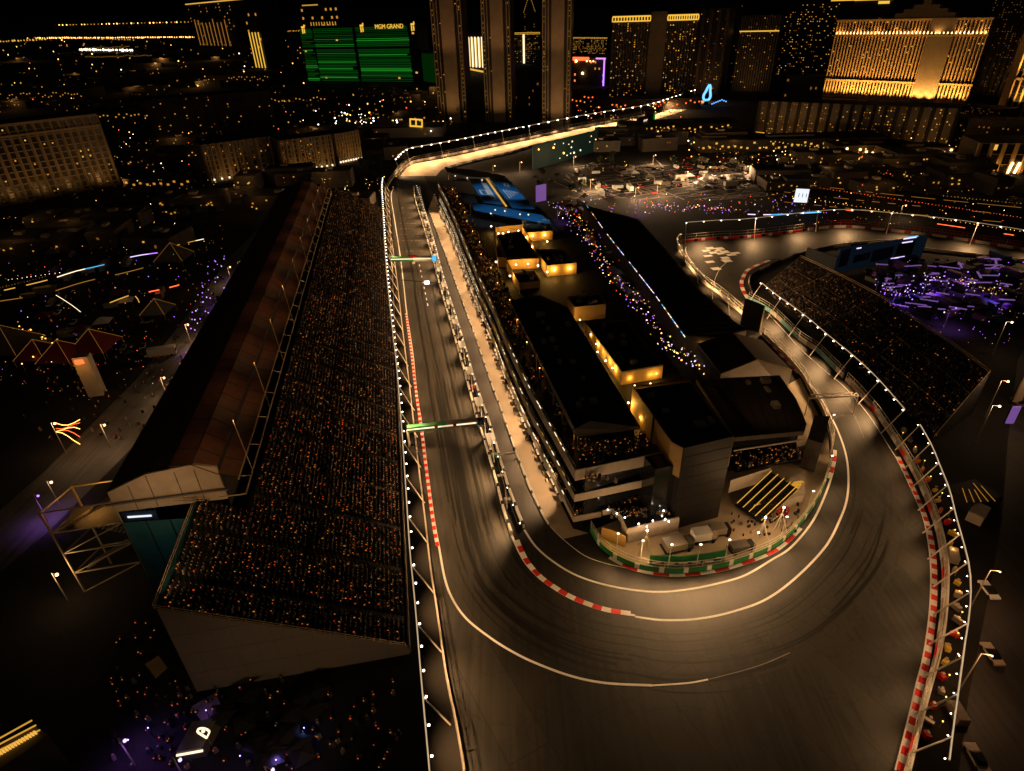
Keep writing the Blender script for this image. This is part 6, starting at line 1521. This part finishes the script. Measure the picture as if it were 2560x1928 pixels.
# red pyramid tents and the amber kiosk in the left village
for lab, x, y, s_, m_ in (('red framed pyramid tent at the left of the fan village', 105, 900, 11, 'red_dark'), ('larger red striped tent in the middle of the fan village', 165, 905, 12, 'red_dark'), ('dark red tent with amber edges right of the striped tent', 245, 880, 13, 'red_dark'), ('pale pointed tent by the upper left fan village', 400, 790, 10, 'concrete_dark'), ('wide pale tent roof below the lilac strip', 440, 655, 14, 'concrete_dark'), ('dark dome tent at the far left edge', 30, 880, 16, 'concrete_dark')):
    c = G(x, y); t = thing('pyramid_tent', lab, 'tent', c); h_ = s_*.55
    MB().add([(c.x-s_/2, c.y-s_/2, 2.5), (c.x+s_/2, c.y-s_/2, 2.5), (c.x+s_/2, c.y+s_/2, 2.5), (c.x-s_/2, c.y+s_/2, 2.5), (c.x, c.y, h_+2)], [(0, 1, 4), (1, 2, 4), (2, 3, 4), (3, 0, 4), (3, 2, 1, 0)]).build('canopy', m_, t)
    b = MB(); 
    for dx, dy in ((-1, -1), (1, -1), (1, 1), (-1, 1)): b.bar((c.x+dx*s_/2, c.y+dy*s_/2, 2.6), (c.x, c.y, h_+2.1), .07)
    b.build('edge_light', 'lamp_red' if m_ == 'red_dark' and R() < .0 else 'line_amber', t)
    for dx, dy in ((-1, -1), (1, -1), (1, 1), (-1, 1)): MB().cyl((c.x+dx*s_/2.1, c.y+dy*s_/2.1, 0), (c.x+dx*s_/2.1, c.y+dy*s_/2.1, 2.5), .1, .1, 5).build('pole', 'metal', t)
    if m_ == 'red_dark': lamp(t, (c.x, c.y-s_*.7, 6), 12, (1, .15, .05), 'POINT', .5)
t = thing('sign_tower', 'amber panelled sign tower glowing red at its top in the fan village', 'sign tower', G(245, 985))
c = G(245, 985); MB().box((c.x, c.y, 7), (4.4, 3, 14), .2).build('tower', 'panel_tan', t); MB().box((c.x, c.y-1.7, 12.6), (2.4, .3, 1.4), .2).build('display', 'lamp_red', t)
lamp(t, (c.x, c.y-5, 12), 350, AMB, 'POINT', .5)
st_ = thing('orange_streamers', 'orange and red curved neon streamers beside the floodlight left of the service road', 'neon', G(180, 1080)); b = MB()
for k in range(5):
    pr = [G(140+j*15, 1058+k*7+8*math.sin(j*.9+k)+j*(k-1)*1.4, 5) for j in range(5)]
    for a, c in zip(pr, pr[1:]): b.bar(a, c, .13, m=k % 2)
b.build('neon_tube', ['lamp_amber', 'lamp_red'], st_)
# bottom left fan zone
kb = thing('kiosk', 'small flat amber topped kiosk beside the grandstand end wall', 'kiosk', G(390, 1670))
MB().prism([(p.x, p.y) for p in GL([(363, 1662), (397, 1641), (420, 1672), (390, 1698)], 3)], 0, 3.2, 0, 1).build('body', ['dark', 'yellow_wall'], kb)
c = G(392, 1668, 8); lamp(kb, c, 90, AMB, 'SPOT', .3, (c.x, c.y, 3), 70, .8)
pn = thing('pin_sign', 'white outlined map pin sign over a dark stall at the bottom left', 'sign', G(513, 1850)); c = G(513, 1838, 4); b = MB()
for k in range(14):
    a1_, a2_ = math.pi*(-.15+1.3*k/14), math.pi*(-.15+1.3*(k+1)/14); b.bar((c.x+.9*math.cos(a1_), c.y, 5+.9*math.sin(a1_)), (c.x+.9*math.cos(a2_), c.y, 5+.9*math.sin(a2_)), .24)
b.bar((c.x-.8, c.y, 4.6), (c.x, c.y, 3.2), .24); b.bar((c.x+.8, c.y, 4.6), (c.x, c.y, 3.2), .24); b.ball((c.x, c.y, 5.1), .3); b.build('neon_tube', 'win_white', pn); MB().cyl((c.x, c.y+.2, 0), (c.x, c.y+.2, 3.2), .08, .08, 5).build('post', 'metal', pn)
dk = thing('stall', 'dark stall with a white light bar along its front at the bottom left', 'stall', G(475, 1870)); a, b_ = G(441, 1889, 2), G(507, 1877, 2)
MB().bar(a, b_, .25).build('light_bar', 'win_white', dk); MB().prism([(a.x, a.y+.2), (b_.x, b_.y+.2), (b_.x+.5, b_.y+5), (a.x+.5, a.y+5)], 0, 2.6).build('body', 'concrete_dark', dk)
ph_ = thing('pavilion', 'dark pavilion with golden ribbed edge cut by the lower left corner', 'pavilion', G(30, 1850)); z = 8
Q = [Vector((p.x, p.y, 0)) for p in GL([(-60, 1905), (85, 1815), (122, 1838), (-40, 1950), (-100, 1990)], z)]
MB().prism([(p.x, p.y) for p in Q], 0, z).build('body', 'concrete_dark', ph_); b = MB()
for k, (w_, zz) in enumerate(((0, 8.1), (1.2, 8.5), (2.4, 8.9))): b.bar(G(-30, 1890-k*14, zz), G(100-k*10, 1825-k*12, zz), .18)
b.build('gold_edge', 'line_yellow', ph_); b = MB()
for k in range(16): p = G(-20+k*7.2, 1895-k*4.2, 8.4); b.box(p, (.35, .12, .9))
b.build('lit_fins', 'win_yellow', ph_)
tb_ = thing('purple_stage', 'flat square stage glowing violet under the grandstand end wall', 'stage', G(515, 1780)); MB().prism([(p.x, p.y) for p in GL([(480, 1770), (540, 1735), (560, 1780), (510, 1812)])], 0, .4).build('deck', 'concrete', tb_)
for x, y, e_, col in ((515, 1776, 60, (.35, .15, 1)), (320, 1850, 260, (.4, .15, 1)), (370, 1820, 150, (.25, .2, 1)), (690, 1900, 220, (.3, .2, 1)), (760, 1820, 90, (.15, .3, 1)), (600, 1890, 90, (.35, .2, 1))):
    c = G(x, y, 3); 
    t = thing('ground_light', {515: 'violet light over the square stage', 320: 'violet light on the paving at the bottom left', 370: 'blue violet light beside the map pin stall', 690: 'violet light at the bottom of the fan zone', 760: 'blue light between the dark parasols', 600: 'violet light between the dark parasols'}[x], 'spotlight', (c.x, c.y, 0)); MB().cyl((c.x, c.y, 0), c, .06, .06, 5).build('pole', 'dark', t); MB().ball(c, .12).build('lamp_head', 'led_lilac', t); lamp(t, c+Vector((0, 0, .3)), e_*1.4, col, 'SPOT', .3, (c.x, c.y, 0), 150, .8)
random.seed(62)
pts = []
for k in range(150): p = G(U(0, 520), U(650, 1000), U(1, 4)); pts.append((p.x, p.y, p.z, .12*U(.6, 1.6)*p.y/200, random.choices((0, 1, 4, 6, 3), (5, 4, 4, 2, .6))[0]))
for k in range(60): p = G(U(1380, 1520)+0, U(490, 700), 2); p = G(1395+(k/60.)*330+U(-25, 40), 500+(k/60.)*390+U(-15, 15), U(1, 4)); pts.append((p.x, p.y, p.z, .16*U(.6, 1.5)*p.y/250, random.choices((0, 1, 4, 6, 3, 8), (5, 5, 3, 2, 1, .6))[0]))
for k in range(140): p = G(U(2180, 2560), U(650, 860), U(1, 4)); pts.append((p.x, p.y, p.z, .14*U(.6, 1.5)*p.y/200, random.choices((0, 1, 6, 3), (3, 3, 6, .6))[0]))
for k in range(150): p = G(U(1420, 2100), U(485, 535), U(1, 4)); pts.append((p.x, p.y, p.z, .2*U(.6, 1.4)*p.y/300, random.choices((0, 4, 6, 3, 8), (4, 4, 5, 1, .5))[0]))
dots('stall_lights', 'small scattered stall and sign lights of the fan villages and the paddock', pts, 1, LM)
# parasols and people of the fan zone
random.seed(17); um = None
for k in range(16):
    c = G(U(560, 800), U(1740, 1915))
    if um is None:
        t = thing('parasol', 'dark square parasol on the bottom left fan zone', 'parasol', (0, 0, 0), 'dark parasols of the bottom left fan zone')
        MB().add([(-1.7, -1.7, 2.4), (1.7, -1.7, 2.4), (1.7, 1.7, 2.4), (-1.7, 1.7, 2.4), (0, 0, 3.1)], [(0, 1, 4), (1, 2, 4), (2, 3, 4), (3, 0, 4), (3, 2, 1, 0)]).build('canopy', 'dark', t); MB().cyl((0, 0, 0), (0, 0, 3), .05, .05, 5).build('pole', 'metal', t); MB().cyl((0, 0, 0), (0, 0, .12), .5, .5, 8).build('foot', 'dark', t); um = t; t.location = c; t.rotation_euler = (0, 0, .5)
    else: copy_tree(um, (c.x, c.y, 0), U(0, 1.5))
sp = []
for k in range(240):
    x = U(280, 1000); y = U(1560, 1925)
    if y < 1700 and x > 400: continue
    p = G(x, y); sp.append((p.x, p.y, 0., U(-1, 1)))
for k in range(260): p = G(U(60, 560), U(620, 1100)); sp.append((p.x, p.y, 0., U(-1, 1)))
crowd('fan_zone_crowd', 'visitors scattered over the dark fan zones left of and below the big grandstand', sp, pl=.6, red=.55, sit=1.6, ps=.13)
# cones, marshals and parked machines behind the right fence
random.seed(41)
for k, (x, y, lab) in enumerate(((2425, 1250, 'dark raised platform with amber light lines behind the right fence'), (2440, 1295, 'small pale roofed cabin behind the right fence'), (2380, 1395, 'grey ribbed cart leaning by the right fence'), (2390, 1790, 'ribbed grey trailer at the lower right fence'))):
    c = G(x, y); t = thing('site_cabin', lab, 'cabin', c); s_ = (9, 7, 2.4) if k == 0 else (5, 3, 2.4) if k == 1 else (3.5, 1.8, 1.5)
    MB().box((c.x, c.y, 0), s_, .3+k*.4, base=True).build('body', ['dark', 'fascia', 'metal', 'metal'][k], t)
    MB().box((c.x, c.y, s_[2]), (s_[0]*.96, s_[1]*.96, .15), .3+k*.4, base=True).build('roof', ['dark', 'concrete', 'concrete', 'concrete_dark'][k], t)
    if k == 0:
        b = MB()
        for j in range(5): b.bar((c.x-4+j*1.6, c.y-3.6, 2.7), (c.x-2+j*1.2, c.y+U(0, 3), 2.7), .1)
        b.build('glow_line', 'line_amber', t)
for k in range(26):
    f = k/26.; x = [2235, 2400][k % 2]-k*0; P_ = [(2255, 1080), (2300, 1160), (2340, 1240), (2372, 1330), (2390, 1430), (2388, 1530), (2370, 1640), (2340, 1760), (2310, 1880)]
    i = min(7, int(f*8)); g_ = f*8-i; xx = P_[i][0]+(P_[i+1][0]-P_[i][0])*g_; yy = P_[i][1]+(P_[i+1][1]-P_[i][1])*g_
    c = G(xx+U(-8, 8), yy); t = thing('marshal_stool' if k % 3 else 'equipment_crate', 'gear box behind the hairpin barrier', 'gear', c, 'gear behind the hairpin barrier')
    MB().box((c.x, c.y, 0), (U(.6, 1.6), U(.5, 1.), U(.6, 1.4)), U(0, 3), base=True).build('box', random.choice(['orange', 'metal', 'concrete', 'yellow', 'red']), t); MB().box((c.x, c.y, 1.4), (.5, .4, .1), U(0, 3)).build('lid', 'metal', t)
for k in range(16):
    P_ = [(2262, 1095), (2318, 1175), (2356, 1270), (2385, 1380), (2396, 1500), (2385, 1620), (2362, 1740), (2330, 1880)]; f = k/16.*7; i = int(f); g_ = f-i
    c = G(P_[i][0]+(P_[i+1][0]-P_[i][0])*g_+U(-10, 10), P_[i][1]+(P_[i+1][1]-P_[i][1])*g_); t = thing('work_lamp', 'small amber work lamp behind the hairpin barrier', 'lamp', c, 'amber work lamps behind the hairpin barrier')
    MB().cyl(c, c+Vector((0, 0, 1.6)), .04, .04, 5).build('pole', 'metal', t); MB().ball(c+Vector((0, 0, 1.7)), .13).build('lamp_head', 'lamp_amber', t); lamp(t, c+Vector((0, 0, 2.)), 38, (1, .5, .15), 'POINT', .2)
for lab, x, y in (('upper of the two added thin lamps over the near east road', 2500, 1430), ('lower of the two added thin lamps over the near east road', 2480, 1640)): lamp_at(lab, x, y, 10, 1900, (1, .5, .22), 'lamp_small', .16)  # both lamps added to put warm pools on the east road
# cars on the east road
for k, (x, y) in enumerate(((2470, 1480), (2478, 1640), (2545, 1010), (2440, 1900))):
    car('car', ['pale car with glowing lights on the east road beside the fence', 'tan lit car lower on the east road', 'car on the east road by the purple sign', 'car at the very bottom of the east road'][k], None, x, y, 1.5, ['white', 'panel_tan', 'metal', 'concrete'][k])
for lab, x, y, h_, e_ in (): lamp_at(lab, x, y, h_, e_, (1, .55, .25))
pb = thing('lit_billboard', 'tall white and orange lit billboard beside the east road lamps', 'billboard', G(2545, 1040)); a, b_ = G(2528, 1012), G(2548, 1012); MB().wall([a, b_], 1, 14, .5).build('panel', 'panel_tan', pb); MB().cyl((a.x, a.y+.5, 0), (a.x, a.y+.5, 14), .2, .2, 6).build('post', 'dark', pb)
lamp(pb, (a.x, a.y-8, 12), 900, WARM, 'POINT', .4)
pb = thing('lit_billboard', 'violet lit panel below the white and orange billboard', 'billboard', G(2525, 1060)); a, b_ = G(2512, 1062), G(2531, 1062); MB().wall([a, b_], .5, 6, .4).build('panel', 'purple_soft', pb); MB().cyl((a.x, a.y+.5, 0), (a.x, a.y+.5, 6), .15, .15, 6).build('post', 'dark', pb)
db = thing('track_screen', 'black slab screen standing beside the track at the end of the long roof', 'screen', G(1880, 815))
a, b_ = G(1862, 822), G(1899, 830); MB().wall([a+Vector((0, 4, 0)), b_], 0, 10, 1.).build('panel', 'dark', db); b = MB(); b.bar(b_+Vector((0, 0, 0)), b_+Vector((0, 0, 10)), .4); b.build('post', 'scaffold', db)
# trees: palms and round trees along the far lots
random.seed(51)
def palm():
    t = thing('palm_tree', 'small dark palm in the lots beyond the paddock', 'palm tree', (0, 0, 0), 'palms in the lots beyond the paddock')
    MB().cyl((0, 0, 0), (.3, 0, 8), .25, .16, 6).build('trunk', 'bark', t); b = MB()
    for k in range(16):
        a_ = k*2*math.pi/16+U(-.1, .1); p = Vector((.3, 0, 8)); w_ = .28
        for j in range(4):
            q_ = Vector((.3+math.cos(a_)*(.8*(j+1)), math.sin(a_)*(.8*(j+1)), 8+.5*math.sin(j*.8+.6)-.22*(j+1)**1.5*.8)); s_ = Vector((-math.sin(a_), math.cos(a_), 0))*w_
            b.add([p-s_, p+s_, q_+s_*.7, q_-s_*.7], [(0, 1, 2, 3)]); p = q_
    b.build('crown', 'leaf', t); return t
def rtree():
    t = thing('round_tree', 'dark leafy tree at the edge of the lots', 'tree', (0, 0, 0), 'dark trees round the lots'); MB().cyl((0, 0, 0), (0, 0, 3), .25, .18, 6).build('trunk', 'bark', t); b = MB()
    for k in range(420):
        v = Vector((random.gauss(0, 1), random.gauss(0, 1), random.gauss(0, 1))).normalized()*U(.5, 1)*2.6; v = Vector((v.x*(1+.25*math.sin(v.z*3)), v.y, v.z*.9+4.6)); a_ = Vector((U(-1, 1), U(-1, 1), U(-1, 1))).normalized()*.35; c_ = a_.cross(Vector((U(-1, 1), U(-1, 1), U(-1, 1)))).normalized()*.3; b.add([v-a_, v-c_, v+a_, v+c_], [(0, 1, 2, 3)])
    b.build('crown', 'leaf', t); return t
pt_ = palm(); rt_ = rtree(); pt_.location = G(1340, 470); rt_.location = G(1500, 412)
for k in range(40):
    z_ = [(1350, 1480, 420, 500), (1500, 1900, 395, 415), (1900, 2500, 395, 450), (230, 560, 490, 600), (880, 960, 385, 450)][k % 5]
    c = G(U(z_[0], z_[1]), U(z_[2], z_[3])); copy_tree(pt_ if k % 2 else rt_, (c.x, c.y, 0), U(0, 6))
# ================================================================ EVERY REPEAT ITS OWN LABEL
def ordn(k): return '%d%s' % (k, 'th' if 10 <= k % 100 <= 20 else {1: 'st', 2: 'nd', 3: 'rd'}.get(k % 10, 'th'))
bpy.context.view_layer.update()
COL = {'white': 'white', 'metal': 'tan', 'concrete': 'grey', 'dark': 'black', 'red': 'red', 'blue_dark': 'dark blue', 'red_dark': 'dark red', 'concrete_dark': 'brown', 'panel_tan': 'tan', 'purple': 'purple'}
gr = {}
for o in C.objects:
    if o.parent is None and 'group' in o.keys() and o.get('kind') is None: gr.setdefault((o['group'], o['label']), []).append(o)
for (g_, lb), L_ in gr.items():
    if len(L_) < 2: continue
    row = any(w in g_ for w in ('pit ', 'perches', 'hairpin barrier'))
    sub_ = {}
    for o in L_:
        cl_ = ''
        if o.name.startswith(('parked', 'tent')):
            for ch in o.children:
                if ch.name.startswith(('body', 'canopy')): cl_ = COL.get(ch.data.materials[0].name, '')
        sub_.setdefault(cl_, []).append(o)
    for cl_, Q_ in sub_.items():
        def key(o):
            v = o.location-Vector((0, 0, HC)); w_ = v.dot(fw); return (-(v.dot(up)/w_)*-1) if row else v.dot(rt)/w_
        Q_.sort(key=key)
        for k, o in enumerate(Q_):
            o['label'] = '%s%s, %s%s' % ((cl_+' ') if cl_ else '', lb, ordn(k+1) if len(Q_) > 1 else 'only one', ' from the near end' if row else (' from the left' if len(Q_) > 1 else ' of its colour'))

for o in C.objects:
    if o.parent is None and o.get('label') and len(o['label'].split()) > 16: print('LONG', len(o['label'].split()), o['label'])
